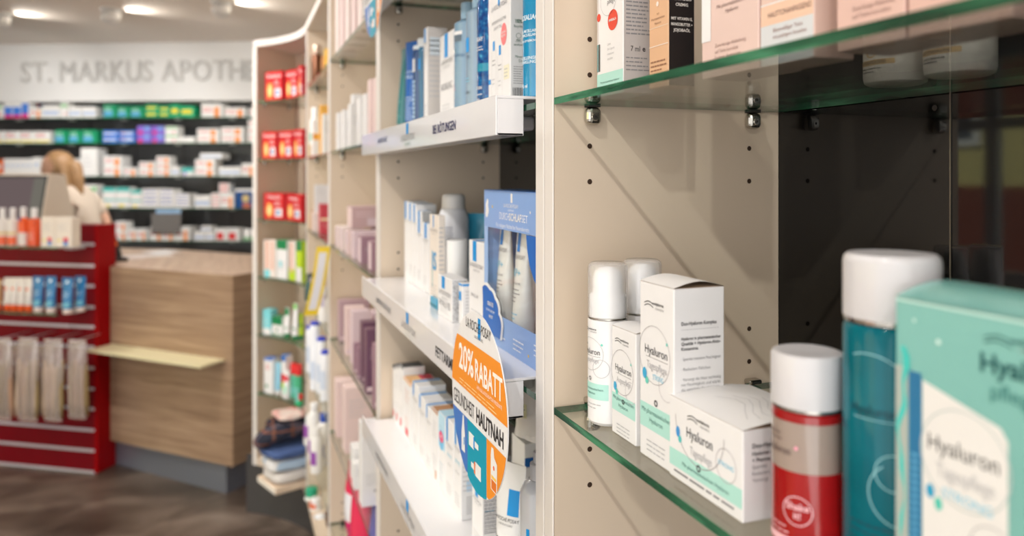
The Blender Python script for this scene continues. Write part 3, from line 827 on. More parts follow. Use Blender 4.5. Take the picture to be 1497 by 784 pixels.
def lip_window(b, F, w, d, h):
    mp = F['F']; b.rect(mp, .0004, .0225, w * .13, .0465, mat((48, 60, 62), .15, coat=.5), .0002); b.rect(mp, w * .03, .0225, w * .06, .0465, mat((140, 190, 190), .15), .0003); b.rect(mp, .0004, .0470, w * .06, .105, mat((214, 206, 200)), .0002)
loc, w, h = fit(863.5, 906, .302, ZU, -30, .029)
loc = (loc[0], loc[1] - .0095, loc[2]); w -= .0065
carton('white lip care carton with a red dot reading MARSALA on the upper shelf', loc, w, .029, .118, WHITE, [('front_lettering', lip_front), ('red_dot', lip_dot), ('side_lettering', lip_side), ('window', lip_window)])
def stick_front(b, F, w, d, h):
    mp = F['F']; b.rect(mp, .0003, .047, w - .0003, .0476, mat((226, 204, 180)), .0002)
    b.text(mp, 'LIPPENSTIFT', w * .5, .082, .0028, mat((120, 76, 50)), maxw=w * .82, bold=True); b.disc(mp, w * .45, .0655, .0019, mat((244, 226, 214)), .0003)
    for k, s in enumerate(('mit', 'Pharmazeutischem', 'Hyaluron')): b.text(mp, s, w * .48, .057 - .0036 * k, .0018, mat((130, 90, 66)), maxw=w * .8)
    b.rect(mp, .0003, .0325, w - .0003, .0331, mat((240, 226, 212)), .0003); b.lines(mp, w * .1, w * .9, .020, 3, .0034, .0012, mat((150, 106, 80)), 3)
def stick_side(b, F, w, d, h):
    mp = F['R']; WT_ = mat((228, 222, 214))
    b.rect(mp, .0003, .0003, d - .0003, h - .0003, BLACKC, .0001)
    b.rect(mp, d * .24, .072, d * .27, h - .001, PINK2, .0003); b.rect(mp, d * .78, .072, d * .80, h - .001, PINK2, .0003)
    for k, s in enumerate(('LANGEN', 'HAFTEND +', 'BESONDERS', 'CREMIG', '', 'MIT VITAMIN E,', 'MANGOBUTTER +', 'JOJOBAÖL')): 
        if s: b.text(mp, s, d * .5, .0745 - .0044 * k - (.002 if k > 4 else 0), .0022, WT_, maxw=d * .82, bold=True)
    b.text(mp, 'PFLEGEND', d * .52, .086, .0022, WT_, maxw=d * .5)
loc, w, h = fit(949, 977.5, .311, ZU, -30, .023)
carton('slim peach lipstick carton with a black lettered side, beside the white lip care carton', loc, w, .023, .112, TAN, [('front_lettering', stick_front), ('side_lettering', stick_side)])
def pink_front(title, lines, strip=None, top=None, low=None):
    def f(b, F, w, d, h):
        mp = F['F']
        if low: b.rect(mp, .0004, .0004, w - .0004, h * .30, low, .00015)
        if top: b.rect(mp, .0004, h * .30, w - .0004, h * .45, top, .0002); b.rect(mp, .0004, h * .45, w - .0004, h * .46, WHITE, .0003)
        if strip: b.rect(mp, .0004, .026, w * .18, h - .0004, strip, .0003)
        for k, (s, v, c) in enumerate(title): b.text(mp, s, w * .56, v, c, mat((126, 98, 92)), maxw=w * .8)
        for k, s in enumerate(lines): b.text(mp, s, w * .26, .0205 - .0042 * k, .0024, mat((160, 128, 120)), 'L', maxw=w * .62)
    return f
def put_pink(p0, p1, d, hh, body, decor, label):
    ya, D = on_X(p0, .315); yb, _ = on_X(p1, .315)
    carton(label, (.315 + d / 2, (ya + yb) / 2, ZU), ya - yb, d, hh, body, decor, group='pink cartons on the upper shelf')
put_pink(1026, 1109, .035, .085, PINK, [('front_lettering', pink_front([('Mit pharmazeutischem', .047, .0026), ('Hyaluron', .0425, .0026)], ['Zuverlässige Abdeckung', 'auf Teint korrekte', 'Faszinier Augenringe'], WHITE, None, None))], 'pale pink carton with a white left strip beside the lipstick carton')
put_pink(1112, 1190, .030, .085, mat((226, 196, 182), .4), [('front_lettering', pink_front([('HAUTTONANPASSEND', .0300, .0034)], ['Ebenmäßiger Teint', 'mit pudrigem Aussehen'], None, mat((236, 198, 172), .4), mat((214, 216, 218), .4)))], 'pink carton with a pale grey lower half and the word HAUTTONANPASSEND')
put_pink(1223, 1322, .040, .085, PINK2, [('front_lettering', pink_front([('', .05, .003)], ['Zuverlässige Abdeckung', 'auf Teint korrekte'], None, None, None))], 'pink carton second from the near end of the upper shelf')
put_pink(1327, 1480, .040, .085, mat((220, 182, 170), .4), [('front_lettering', pink_front([('', .05, .003)], ['Zuverlässige Abdeckung', 'auf Teint korrekte'], None, None, None))], 'pink carton last at the near end of the upper shelf')
# jars standing far back on the glass, seen from below
def cream_jar(x, y, label):
    t = thing('cream_jar', label, 'jar', (x, y, ZU), RZ, 'white jars at the back of the upper shelf'); r = .0225
    JAR = mat((232, 224, 214), .3)
    MB().lathe([(0, .0006), (r - .004, .0004), (r - .001, .002), (r, .006), (r, .036), (r - .002, .0375), (0, .0375)], JAR, seg=40).build('jar_body', t)
    MB().lathe([(0, .0377), (r + .0006, .0377), (r + .0006, .0525), (r - .001, .054), (0, .054)], PLASTIC, seg=40).build('lid', t)
    mp = round_face(r, .02); b = MB(); GOLD = mat((214, 176, 118), .4)
    b.rect(mp, -.020, .0145, .016, .0185, GOLD, .0002, nu=14); b.text(mp, 'HAUTTONANPASSEND', -.003, .0155, .0022, mat((84, 66, 48)), maxw=.026, bold=True)
    b.disc(mp, -.002, .0265, .0065, GOLD, .0002); b.text(mp, 'FARBE', -.002, .0262, .0018, mat((84, 66, 48)), maxw=.009); b.text(mp, 'HAUTTON', -.002, .0235, .0014, mat((84, 66, 48)), maxw=.008)
    b.lines(mp, -.013, .008, .0115, 2, .0024, .0008, INK, 8)
    b.build('lettering', t)
for px, lab in ((1309, 'white gold-banded cream jar on the glass before the dark back, farther than its twin'), (1403, 'white gold-banded cream jar on the glass nearer to the viewer than its twin')):
    y, D = on_X(px, .474); cream_jar(.474, y, lab)
# ================================================================== MIDDLE CABINET (white cartons with a blue mark)
Z1, Z2, Z3 = LEV[1] + .0087, LEV[2] + .0087, LEV[3] + .0087
SKY = mat((0, 150, 226), .4)
def lrp(mark=(.30, .52), mv=.80, top=True, name=('', ''), lines=True, cap=None, pal=INK_L, side=True, seed=1, extra=None):
    """brand mark on the front running over the top edge, small brand print, small text"""
    def mk(b, F, w, d, h):
        b.rect(F['F'], w * mark[0], h * mv, w * mark[1], h - .0003, SKY, .00025)
        if top: b.rect(F['T'], w * mark[0], 0, w * mark[1], d * .98, SKY, .00025)
    def lt(b, F, w, d, h):
        mp = F['F']
        b.text(mp, 'LA ROCHE-POSAY', w * .5, h * mv - w * .12, w * .085, INK_L, maxw=w * .84)
        b.text(mp, 'LABORATOIRE', w * .5, h * mv - w * .20, w * .045, INK_P, maxw=w * .6)
        v = h * .50
        for s in name:
            if s: b.text(mp, s, w * .5, v, w * .13, pal, maxw=w * .78)
            v -= w * .19
        if lines: b.lines(mp, w * .15, w * .88, h * .22, 4, h * .035, h * .008, INK_P, seed)
        if side:
            b.lines(F['R'], d * .1, d * .92, h * .86, 12, h * .05, h * .012, INK_P, seed + 3)
        if extra: extra(b, F, w, d, h)
    return [('brand_mark', mk), ('lettering', lt)]
def grey_side(v0=0.0, v1=1.0, m=None):
    def f(b, F, w, d, h): b.rect(F['R'], .0004, h * v0 + .0004, d - .0004, h * v1 - .0004, m or mat((196, 194, 190), .5), .00012)
    return f
def white_in(p0, p1, X, zb, ptop, d, label, decor=None, body=WHITE, group=None, cat='box'):
    loc, w, h = fit(p0, p1, X, zb, ptop, d)
    return carton(label, loc, w - .001, d, h, body, decor if decor is not None else lrp(), group=group, cat=cat)
def spot_at(px, X):
    y, D = on_X(px, X); return X, y, D

# ---- upper tray
SKIN = dict(rz=RZ + .35)
def tube_print(mark_m, lines_m, words):
    def f(b, mp):
        v = .105
        for s, c in words: b.text(mp, s, 0, v, c, lines_m, maxw=.026, bold=True); v -= c * 2.2
        b.lines(mp, -.012, .012, .060, 9, .0048, .0016, lines_m, 3)
    return f
x, y, D = spot_at(590, .298)
squeeze_tube('dark green tube farthest along the upper white tray', (x, y, Z1), .013, .034, zat(72, D) - Z1, mat((22, 118, 124), .3, coat=.4), mat((20, 110, 116), .3), decor=[('lettering', lambda b, mp: b.lines(mp, -.010, .010, .08, 12, .0055, .0018, mat((120, 190, 190)), 2))])
x, y, D = spot_at(602.5, .300)
squeeze_tube('blue squeeze tube with white print on the upper white tray', (x, y, Z1), .0125, .036, zat(61, D) - Z1, mat((18, 96, 178), .3, coat=.4), mat((14, 80, 160), .3), rz=RZ + .45, decor=[('lettering', tube_print(None, mat((190, 214, 236)), [('LA ROCHE-POSAY', .0045), ('EFFACLAR', .006)]))])
x, y, D = spot_at(612.5, .300)
def band(mp_r, items):
    return items
def dark_label(b, r):
    mp = round_face(r, .3); b.rect(mp, -.005, .100, .003, .122, WHITE, .0003, nu=5)
    for k in range(9): b.rect(mp, -.003, .020 + k * .0075, .003, .0255 + k * .0075, mat((170, 200, 224)), .0003, nu=3)
bottle('slim dark blue bottle with a white patch beside the blue tube', (x, y, Z1), .0105, zat(67, D) - Z1, mat((16, 72, 130), .15, coat=.5, trans=.2), mat((220, 228, 234), .3), .008, decor=[('lettering', dark_label)])
x, y, D = spot_at(618.5, .306)
bottle('slim teal bottle left of the tall grey carton', (x, y, Z1), .0100, zat(56, D) - Z1, mat((14, 110, 150), .15, coat=.5, trans=.2), mat((222, 226, 228), .3), .016, decor=[('brand_mark', lambda b, r: b.rect(round_face(r, .25), -.005, .103, .006, .122, SKY, .0003, nu=6))])
def tall_extra(b, F, w, d, h):
    b.rect(F['R'], d * .12, h * .72, d * .9, h * .90, mat((206, 216, 222), .5), .0003); b.rect(F['R'], .0004, .0004, d - .0004, h - .0004, mat((206, 200, 194), .5), .00012)
white_in(619.5, 625, .296, Z1, 43, .033, 'tall narrow carton with a grey printed side on the upper white tray', lrp((.15, .55), .86, False, extra=tall_extra, seed=4))
white_in(643, 664, .311, Z1, 55, .030, 'white carton with a blue mark left of the pale blue bottles', lrp((.34, .58), .74, False, ('', 'ROSALIAC'), seed=5))
CLEARB = mat((148, 186, 212), .12, coat=.5, trans=.3); CLEARC = mat((168, 204, 226), .15, coat=.5, trans=.3)
def micellar(b, r):
    mp = round_face(r, .25); b.rect(mp, -.020, .105, -.008, .132, SKY, .0003, nu=8)
    b.text(mp, 'ROCHE-POSAY', .003, .094, .0042, mat((70, 110, 150)), maxw=.03); b.text(mp, 'ULTRA', -.013, .051, .0042, mat((226, 90, 130)), maxw=.016); b.text(mp, 'REACTIVE', -.011, .046, .003, mat((226, 90, 130)), maxw=.018)
    b.lines(mp, -.016, .014, .038, 4, .0065, .0016, mat((110, 140, 172)), 5)
x, y, D = spot_at(684, .322)
bottle('pale blue water bottle with flared clear cap between the white carton and its twin', (x, y, Z1), .0200, zat(4, D) - Z1, CLEARB, CLEARC, .026, cap_r=.0105, shoulder=.006, neck=.0095, decor=[('brand_mark', micellar), ('back_label', lambda b, r: (b.rect(round_face(r, .25), -.006, .126, .012, .131, WHITE, .0004, nu=8), b.rect(round_face(r, .25), -.005, .116, .011, .1255, mat((96, 112, 124)), .0004, nu=8)))], group=None)
x, y, D = spot_at(701, .312)
bottle('pale blue bottle with a square blue mark next to the dark blue bottle', (x, y, Z1), .0180, zat(-8, D) - Z1, mat((164, 192, 214), .12, coat=.5, trans=.3), CLEARC, .020, cap_r=.010, shoulder=.006, neck=.0095, decor=[('brand_mark', lambda b, r: b.rect(round_face(r, .2), -.011, .088, .003, .107, SKY, .0003, nu=8)), ('lettering', lambda b, r: (b.text(round_face(r, .2), 'ROCHE', -.004, .079, .0042, mat((80, 104, 128)), maxw=.016), b.text(round_face(r, .2), 'ROSALIAC', -.004, .032, .0034, mat((80, 90, 104)), maxw=.018), b.lines(round_face(r, .2), -.014, .004, .052, 2, .004, .0012, mat((100, 180, 210)), 3)))])
DBLUE = node_mat('dark_blue_bubbly_gel', lambda nt, b: ramp_noise(nt, b, [(.35, (4, 52, 118)), (.6, (8, 96, 156)), (.74, (90, 180, 214))], 160), rough=.12, spec=.6)
x, y, D = spot_at(718.5, .305)
bottle('dark blue gel bottle with bubbles beside the large white set carton', (x, y, Z1), .0180, zat(-34, D) - Z1, DBLUE, mat((10, 84, 160), .3), .030, cap_r=.0165, shoulder=.004, decor=[('lettering', lambda b, r: (b.rect(round_face(r, .3), -.018, .106, -.012, .124, WHITE, .0003, nu=4), b.text(round_face(r, .3), 'POSAY', -.003, .090, .0048, WHITE, maxw=.018, bold=True), b.lines(round_face(r, .3), -.014, .006, .082, 2, .0034, .001, WHITE, 3), b.text(round_face(r, .3), 'SOLUTION', -.006, .030, .0036, WHITE, maxw=.02, bold=True), b.lines(round_face(r, .3), -.014, .006, .023, 3, .006, .0012, WHITE, 8), b.rect(round_face(r, .3), -.018, .052, .016, .062, mat((20, 140, 170), .2), .0002, nu=10)))])
def set_front(b, F, w, d, h):
    mp = F['F']
    b.text(mp, 'LA ROCHE-POSAY', w * .52, .114, .0054, INK_L, maxw=w * .72); b.rect(mp, w * .46, .117, w * .54, .132, SKY, .0003)
    b.text(mp, 'INTENSIVE ROUTINE', w * .5, .098, .0036, INK_L, maxw=w * .86); b.text(mp, 'LEICHT TAG', w * .45, .091, .0036, INK_L, maxw=w * .6)
    for u, hh in ((.26, .068), (.54, .060)):
        b.rect(mp, w * (u - .10), .004, w * (u - .095), hh, INK_P, .0002); b.rect(mp, w * (u + .10), .004, w * (u + .105), hh, INK_P, .0002)
        b.rect(mp, w * (u - .04), hh, w * (u + .05), hh + .011, SKY, .0003); b.lines(mp, w * (u - .07), w * (u + .08), hh - .012, 2, .005, .001, INK_L, 3); b.lines(mp, w * (u - .07), w * (u + .08), hh * .5, 2, .005, .001, INK_P, 5)
    b.rect(mp, w * .72, .030, w * .95, .046, mat((236, 232, 206)), .0002); b.lines(mp, w * .74, w * .93, .041, 3, .004, .001, INK_P, 5)
    b.lines(mp, w * .1, w * .9, .0025, 1, .004, .001, INK_L, 5); b.rect(mp, w * .02, .030, w * .12, .036, SKY, .0003)
def set_side(b, F, w, d, h):
    mp = F['R']; b.rect(mp, .0004, .0004, d - .0004, h - .0004, mat((222, 222, 220), .5), .0001)
    GRD = mat((52, 96, 74)); x0 = .0055
    b.text(mp, '100%', x0 + .004, .0905, .0042, GRD, bold=True, maxw=.008); b.text(mp, 'Recycling', x0 + .004, .0855, .0030, GRD, maxw=.011)
    b.ring(mp, x0 + .004, .0765, .0030, .0004, GRD); b.rect(mp, x0, .0695, x0 + .008, .0698, GRD, .0003); b.text(mp, 'FSC', x0 + .004, .0705, .0022, GRD, bold=True)
    b.text(mp, 'zertifiziert', x0 + .004, .0655, .0026, GRD, maxw=.011); b.text(mp, 'Mineral', x0 + .005, .052, .0030, GRD, maxw=.010); b.text(mp, 'Dr.', x0 + .007, .0475, .0030, GRD)
    b.lines(mp, x0 - .002, x0 + .012, .042, 8, .0026, .0008, INK_L, 3)
    rnd = random.Random(4); u = x0 - .003
    while u < x0 + .014: ww = rnd.choice((.0004, .0007, .0010)); b.rect(mp, u, .0065, u + ww, .0195, mat((40, 40, 40)), .0003); u += ww + rnd.choice((.0005, .0008))
    b.text(mp, '4 0503', x0 + .004, .0025, .0026, mat((40, 40, 40)), maxw=.016)
white_in(714, 746.5, .285, Z1, -60, .042, 'large white set carton with a pink dot and barcode side on the upper tray', [('front_lettering', set_front), ('side_lettering', set_side), ('pink_dot', lambda b, F, w, d, h: (b.disc(F['F'], w * .72, .0815, .0095, mat((246, 130, 132)), .0003, n=32, ry=.0125), b.text(F['F'], 'LÖSUNG', w * .72, .0825, .0026, WHITE, maxw=.014, bold=True, e=.0005), b.text(F['F'], 'SET MIT', w * .72, .0785, .0026, WHITE, maxw=.014, bold=True, e=.0005)))])
x, y, D = spot_at(790, .292)
bottle('bright teal bottle with white print at the near end of the upper tray', (x, y, Z1), .0180, .150, mat((0, 136, 184), .15, coat=.5, vary=.15, scale=60), mat((0, 120, 170), .3), .02, decor=[('lettering', lambda b, r: [b.text(round_face(r, .2), s, -.009, v, c, mat((222, 240, 246)), 'L', maxw=.025, bold=True) for s, v, c in (('ROCHE-POSAY', .1075, .0036), ('ROSALIAC', .078, .0050), ('GEL MICELLAIRE', .0655, .0028), ('DÉMAQUILLANT', .0615, .0028), ('MAKE-UP REMOVER', .0560, .0022), ('MIZELLENGEL', .0385, .0030), ('REINIGUNG', .0345, .0030), ('195 ml', .0105, .0034))])])

# ---- middle tray
gb = 'white cartons with blue marks on the middle tray'
white_in(591, 597, .302, Z2, 294, .036, 'slim white carton farthest along the middle white tray', lrp((.15, .55), .78, seed=2), group=gb)
white_in(597.3, 603.3, .302, Z2, 296.5, .036, 'slim white carton second along the middle white tray', lrp((.15, .55), .78, seed=3), group=gb)
white_in(603.6, 609, .302, Z2, 298.5, .036, 'slim white carton third along the middle white tray', lrp((.15, .55), .78, seed=4), group=gb)
def qr_less(b, F, w, d, h): b.rect(F['R'], .0004, h * .78, d - .0004, h - .0004, mat((170, 170, 168), .5), .00012)
white_in(609.3, 617, .302, Z2, 308, .019, 'white carton with a grey top band right of three slim cartons', lrp((.25, .6), .72, seed=5, extra=qr_less), group=gb)
white_in(617.3, 627, .302, Z2, 325, .020, 'lower white carton just left of the beige carton', lrp((.35, .68), .78, seed=6), group=gb)
def eau(b, F, w, d, h):
    b.text(F['F'], 'IS', w * .55, h * .40, w * .5, mat((60, 160, 214)), maxw=w * .5, bold=True); b.rect(F['F'], w * .3, h * .2, w * .36, h * .6, mat((120, 190, 200)), .0003)
white_in(628, 641, .283, Z2, 313, .010, 'beige topped carton with blue vertical lettering beside the spray can', lrp((.4, .5), .86, False, seed=7, extra=eau), mat((238, 228, 216), .45), group=gb)
# spray can
x, y, D = .334, on_X(663, .334)[0], 0
CAN = mat((224, 226, 232), .28, coat=.3); sp = thing('spray_can', 'tall white spray can with grey cap behind small cartons on the middle tray', 'spray can', (x, y, Z2), RZ); r = .0248
MB().lathe([(0, .0004), (r - .002, .0004), (r, .0025), (r, .124), (r - .001, .130), (r - .003, .136), (.0200, .1410), (.0194, .1415), (0, .1415)], CAN, seg=44).build('can_body', sp)
MB().lathe([(0, .1418), (.0188, .1418), (.0188, .158), (.0180, .162), (.0156, .1645), (.0120, .1652), (0, .1654)], mat((212, 210, 208), .4), seg=40).build('cap', sp)
b = MB(); mp = round_face(r, .22); b.rect(mp, -.024, .083, -.010, .110, SKY, .0003, nu=8); b.build('brand_mark', sp)
b = MB(); b.lines(mp, .011, .030, .112, 9, .0035, .0012, mat((120, 128, 150)), 5); b.text(mp, 'LA ROCHE-POSAY', -.013, .073, .0036, INK_L, maxw=.024); b.text(mp, 'EAU', -.016, .030, .005, INK_L); b.build('lettering', sp)
x, y, D = spot_at(668, .3125)
bottle('short white cylinder bottle in front of the spray can', (x, y, Z2), .0170, zat(350, D) - Z2, mat((244, 243, 240), .3, coat=.3), mat((238, 238, 236), .3), .058, cap_r=.0168, shoulder=.001, neck=.016)
def dotted(b, F, w, d, h):
    mp = F['R']; b.rect(mp, .0004, .0004, d - .0004, h - .0004, mat((206, 206, 206), .5), .0001); rnd = random.Random(3)
    for k in range(220): u, v = rnd.uniform(.001, d - .002), rnd.uniform(.001, h - .002); b.rect(mp, u, v, u + .0011, v + .0009, mat((130, 130, 134)), .0003)
white_in(640.3, 661, .272, Z2, 400, .022, 'low white cream carton with a speckled side at the front of the middle tray', lrp((.28, .50), .70, False, ('', 'HYALU B5'), extra=dotted, seed=8))
white_in(670.5, 676, .280, Z2, 413, .028, 'small white carton with a blue top edge beside the speckled carton', [('brand_mark', lambda b, F, w, d, h: (b.rect(F['F'], w * .1, h * .58, w * .75, h * .80, SKY), b.rect(F['F'], .0002, h - .003, w - .0002, h - .0003, SKY, .0003), b.rect(F['R'], .0003, h - .003, d - .0003, h - .0003, SKY, .0003))), ('lettering', lambda b, F, w, d, h: b.lines(F['R'], d * .15, d * .85, h * .8, 8, h * .08, h * .014, INK_P, 3))])
ya, D = on_X(629.5, .278); yb, _ = on_X(639.8, .278)
carton('flat teal sample sachet standing at the front of the middle tray', (.279, (ya + yb) / 2, Z2), ya - yb - .002, .004, zat(431, D) - Z2 - .001, mat((70, 160, 196), .35), [('band', lambda b, F, w, d, h: b.rect(F['F'], .0003, h * .12, w - .0003, h * .40, mat((46, 120, 140)), .0002))], cat='sachet', name='sample_sachet')
white_in(685.5, 708.5, .285, Z2, 350, .036, 'tall white carton with a blue mark left of the blue gift carton', lrp((.26, .50), .775, seed=9, extra=lambda b, F, w, d, h: b.text(F['F'], 'EFFACLAR', w * .4, h * .55 - .02, .0045, INK_L, maxw=w * .7)), group=gb)
x, y, D = spot_at(695, .372)
squeeze_tube('light turquoise tube standing at the back behind the tall white carton', (x, y, Z2), .014, .040, zat(312, D) - Z2, mat((60, 170, 206), .3, coat=.4, vary=.12, scale=30), mat((90, 176, 206), .3), rz=RZ + .9)

# gift carton with a window
GX, GW, GH, GD = .284, .200, .1785, .045
gy = on_X(708, GX)[0] - GW / 2
gift = thing('gift_carton', 'light blue gift carton with a cloud sticker and a window on two white tubes', 'gift box', (GX + GD / 2, gy, Z2), RZ)
GBLUE = mat((138, 174, 228), .35, coat=.2); GBLUE2 = mat((160, 192, 236), .35); DKB = mat((30, 104, 190), .4)
F = faces(GW, GD, GH); b = MB()
t = .0008
b.box(-GW / 2, -GD / 2, 0, GW / 2, GD / 2, t, GBLUE); b.box(-GW / 2, -GD / 2, GH - t, GW / 2, GD / 2, GH, mat((84, 128, 200), .3))
b.box(-GW / 2, GD / 2 - t, t, GW / 2, GD / 2, GH - t, mat((208, 196, 188), .3)); b.box(-GW / 2, -GD / 2, t, -GW / 2 + t, GD / 2, GH - t, GBLUE2); b.box(GW / 2 - t, -GD / 2, t, GW / 2, GD / 2, GH - t, GBLUE)
b.box(-GW / 2 + t, -GD / 2, GH - .044, GW / 2 - t, -GD / 2 + t, GH - t, GBLUE); b.box(-GW / 2 + t, -GD / 2, t, GW / 2 - t, -GD / 2 + t, .036, GBLUE)
b.box(-GW / 2 + t, -GD / 2, .036, -GW / 2 + .012, -GD / 2 + t, GH - .044, GBLUE2)
b.build('carton_body', gift)
FILM = clear_mat('clear_film', (.985, .985, .985), .4, .025)
MB().box(-GW / 2 + .012, -GD / 2 + .0002, .036, GW / 2 - t, -GD / 2 + .0005, GH - .044, FILM).build('window_film', gift)
mp = F['F']; b = MB(); LTXT = mat((240, 244, 250), .5)
b.rect(mp, .092, GH - .013, .098, GH - .003, WHITE); b.text(mp, 'LA ROCHE-POSAY', .093, GH - .0185, .0040, WHITE, maxw=.046); b.text(mp, 'LABORATOIRE', .093, GH - .0225, .002, LTXT, maxw=.044)
b.text(mp, 'DURCH', .087, GH - .0325, .0080, LTXT, 'R', maxw=.031); b.text(mp, 'SCHLAF', .088, GH - .0325, .0080, WHITE, 'L', maxw=.037, bold=True); b.text(mp, 'SET', .126, GH - .0325, .0080, LTXT, 'L', maxw=.019)
b.text(mp, 'Für ruhigere Nächte bei Neurodermitis', .096, GH - .0415, .0045, LTXT, maxw=.104)
for u, v in ((.040, .022), (.100, .018), (.160, .024)): b.lines(mp, u, u + .035, v, 3, .005, .0014, LTXT, int(u * 1000))
b.build('lettering', gift)
b = MB()
for u, v, r in ((.0105, GH - .019, .0048), (.0118, GH - .0245, .0056), (.0100, GH - .0285, .0046), (.0125, GH - .0145, .0036)): b.disc(mp, u, v, r, WHITE, .0002 + .0001 * r)
b.disc(mp, .031, GH - .0195, .0016, mat((240, 200, 80))); b.disc(mp, .145, .010, .0016, mat((240, 200, 80))); b.disc(mp, .150, GH - .021, .0014, WHITE)
for u, v in ((.070, .008), (.115, .009), (.060, .013)): b.ring(mp, u, v, .003, .0005, mat((120, 120, 200)), a0=.6, a1=2.6)
b.build('printed_clouds', gift)
b = MB()                                       # dark blue printed wave at the right of the window
b.poly(mp, [(.139, GH - .0445), (.142, GH - .060), (.149, GH - .076), (.160, GH - .088), (.175, GH - .097), (GW - .001, GH - .1), (GW - .001, GH - .0445)], DKB, .0004); b.build('printed_wave', gift)
# cloud sticker
b = MB(); pts = []
for cu, cv, rr, a0, a1 in ((.004, .040, .018, 170, 62), (.022, .038, .016, 95, 35), (.034, .030, .016, 75, 12), (.046, .016, .014, 70, -20)):
    for k in range(9):
        a = math.radians(a0 + (a1 - a0) * k / 8); pts.append((.008 + cu + rr * math.cos(a) * 1.15, .010 + cv + rr * math.sin(a)))
pts = [(.0005, .010), (.0005, .046)] + pts[3:] + [(.058 + .008, .010)]
b.add([mp(u, v, .0020) for u, v in pts] + [mp(u, v, .0006) for u, v in pts], [tuple(range(len(pts)))] + [(k, (k + 1) % len(pts), len(pts) + (k + 1) % len(pts), len(pts) + k) for k in range(len(pts))], WHITE)
b.add([mp(.0305 + (u - .0305) * .95 - .001, .028 + (v - .028) * .94 - .0008, .0022) for u, v in pts], [tuple(range(len(pts)))], DKB)
b.text(mp, 'GRATIS', .030, .043, .0046, WHITE, bold=True, e=.0026); b.text(mp, 'SERUM & BALSAM', .030, .036, .0030, LTXT, e=.0026, maxw=.030); b.text(mp, 'IM SET', .032, .029, .0034, WHITE, bold=True, e=.0026)
b.build('cloud_sticker', gift)
for cx, hh in ((.0265, .160), (.0834, .157)):
    # tubes inside the window
    n = 28; rr, wt = .0142, .034; rings = []
    for q in (0, .15, .4, .7, .92, 1):
        a = rr + (wt / 2 - rr) * q; bb = rr * .8 * (1 - q ** 1.4) + .001
        rings.append([(cx - GW / 2 + a * math.cos(2 * PI * k / n), -.0045 + bb * math.sin(2 * PI * k / n), .022 + (hh - .022) * q) for k in range(n)])
    tb_ = MB().loft(rings, mat((236, 238, 232), .35, coat=.2)).build('tube', gift)
    MB().lathe([(0, .0012), (rr * .9, .0012), (rr * .9, .0215), (0, .0215)], PLASTIC, c=(cx - GW / 2, -.0045), sy=.8).build('cap', tb_)
    fm = (lambda cx, hh: lambda u, v, e=0: (cx - GW / 2 + u, -.0045 - (rr * .8 * (1 - (max(0, (v - .022) / (hh - .022))) ** 1.4) + .001) * math.sqrt(max(.02, 1 - (u / .0175) ** 2)) - e - .0003, v))(cx, hh)
    b = MB(); b.rect(fm, -.003, hh - .046, .005, hh - .004, mat((64, 140, 214)), nu=4); b.text(fm, 'LA ROCHE-POSAY', .001, hh - .054, .0048, INK_L, maxw=.028); b.text(fm, 'AP+', 0, hh - .073, .0085, mat((120, 196, 226)), maxw=.02)
    b.text(fm, 'LIPIKAR BAUME', 0, hh - .082, .0026, INK_L, maxw=.022); b.lines(fm, -.011, .011, hh - .088, 4, .0044, .001, INK_L, 3); b.lines(fm, -.010, .010, .042, 2, .005, .0012, mat((120, 196, 226)), 4); b.build('lettering', tb_)

# ---- lowest tray: the row of white cartons
XL = .288; gl = 'white cartons in a row on the lowest tray'
def top_band(m, m2=None):
    def f(b, F, w, d, h):
        b.rect(F['T'], .0005, .0005, w - .0005, d * .96, m, .0002); b.rect(F['F'], .0005, h - .004, w - .0005, h - .0003, m, .0003)
        if m2: b.rect(F['T'], .0005, .0005, w - .0005, d * .5, m2, .0004); b.rect(F['F'], .0005, h - .004, w - .0005, h - .0003, m2, .0004)
    return f
def small_print(seed, pal=INK_P, red=False):
    def f(b, F, w, d, h):
        b.lines(F['F'], w * .15, w * .8, h * .82, 5, h * .05, h * .008, pal, seed); b.lines(F['F'], w * .15, w * .8, h * .35, 5, h * .05, h * .008, pal, seed + 2)
        if red: b.rect(F['F'], w * .25, h * .06, w * .6, h * .18, mat((224, 60, 70)), .0003)
    return f
BK = mat((52, 52, 54), .5)
for k, (p0, p1, pt) in enumerate(((573.6, 577.9, 533), (578.2, 583, 531.5), (583.3, 589.5, 531))):
    white_in(p0, p1, XL, Z3, pt, .040, ('slim white carton with a black top farthest along the lowest tray', 'slim white carton with a black top, second along the lowest tray', 'slim white carton with a black top, third along the lowest tray')[k], [('black_top', top_band(BK)), ('lettering', small_print(k, red=True))], group=gl)
white_in(598, 605, .372, Z3, 522, .030, 'white carton with a black top standing behind the others on the lowest tray', [('black_top', top_band(BK)), ('lettering', small_print(9))], group=gl)
white_in(590, 601.6, XL, Z3, 550, .050, 'white carton with a red and orange top on the lowest tray', [('coloured_top', top_band(mat((214, 60, 84)), mat((238, 188, 130)))), ('lettering', small_print(4, mat((220, 170, 150)), True))], group=gl)
specs = [(602.6, 611.6, 556, 'tallest blue-marked white carton in the row on the lowest tray', .048), (612, 621.8, 575, 'white carton with blue mark, second of the blue-marked row', .046), (622.2, 630.8, 590, 'white carton with blue mark left of the brown-topped carton', .048)]
for k, (p0, p1, pt, lab, d) in enumerate(specs):
    white_in(p0, p1, XL, Z3, pt, d, lab, lrp((.12, .30), .80, True, seed=10 + k), group=gl)
white_in(631.2, 640.6, XL, Z3, 594, .052, 'white carton with a brown top on the lowest tray', [('brown_top', top_band(mat((190, 140, 100)))), ('lettering', small_print(14)), ('brown_bar', lambda b, F, w, d, h: b.rect(F['F'], w * .55, h * .05, w * .72, h * .17, mat((200, 140, 80)), .0003))], group=gl)
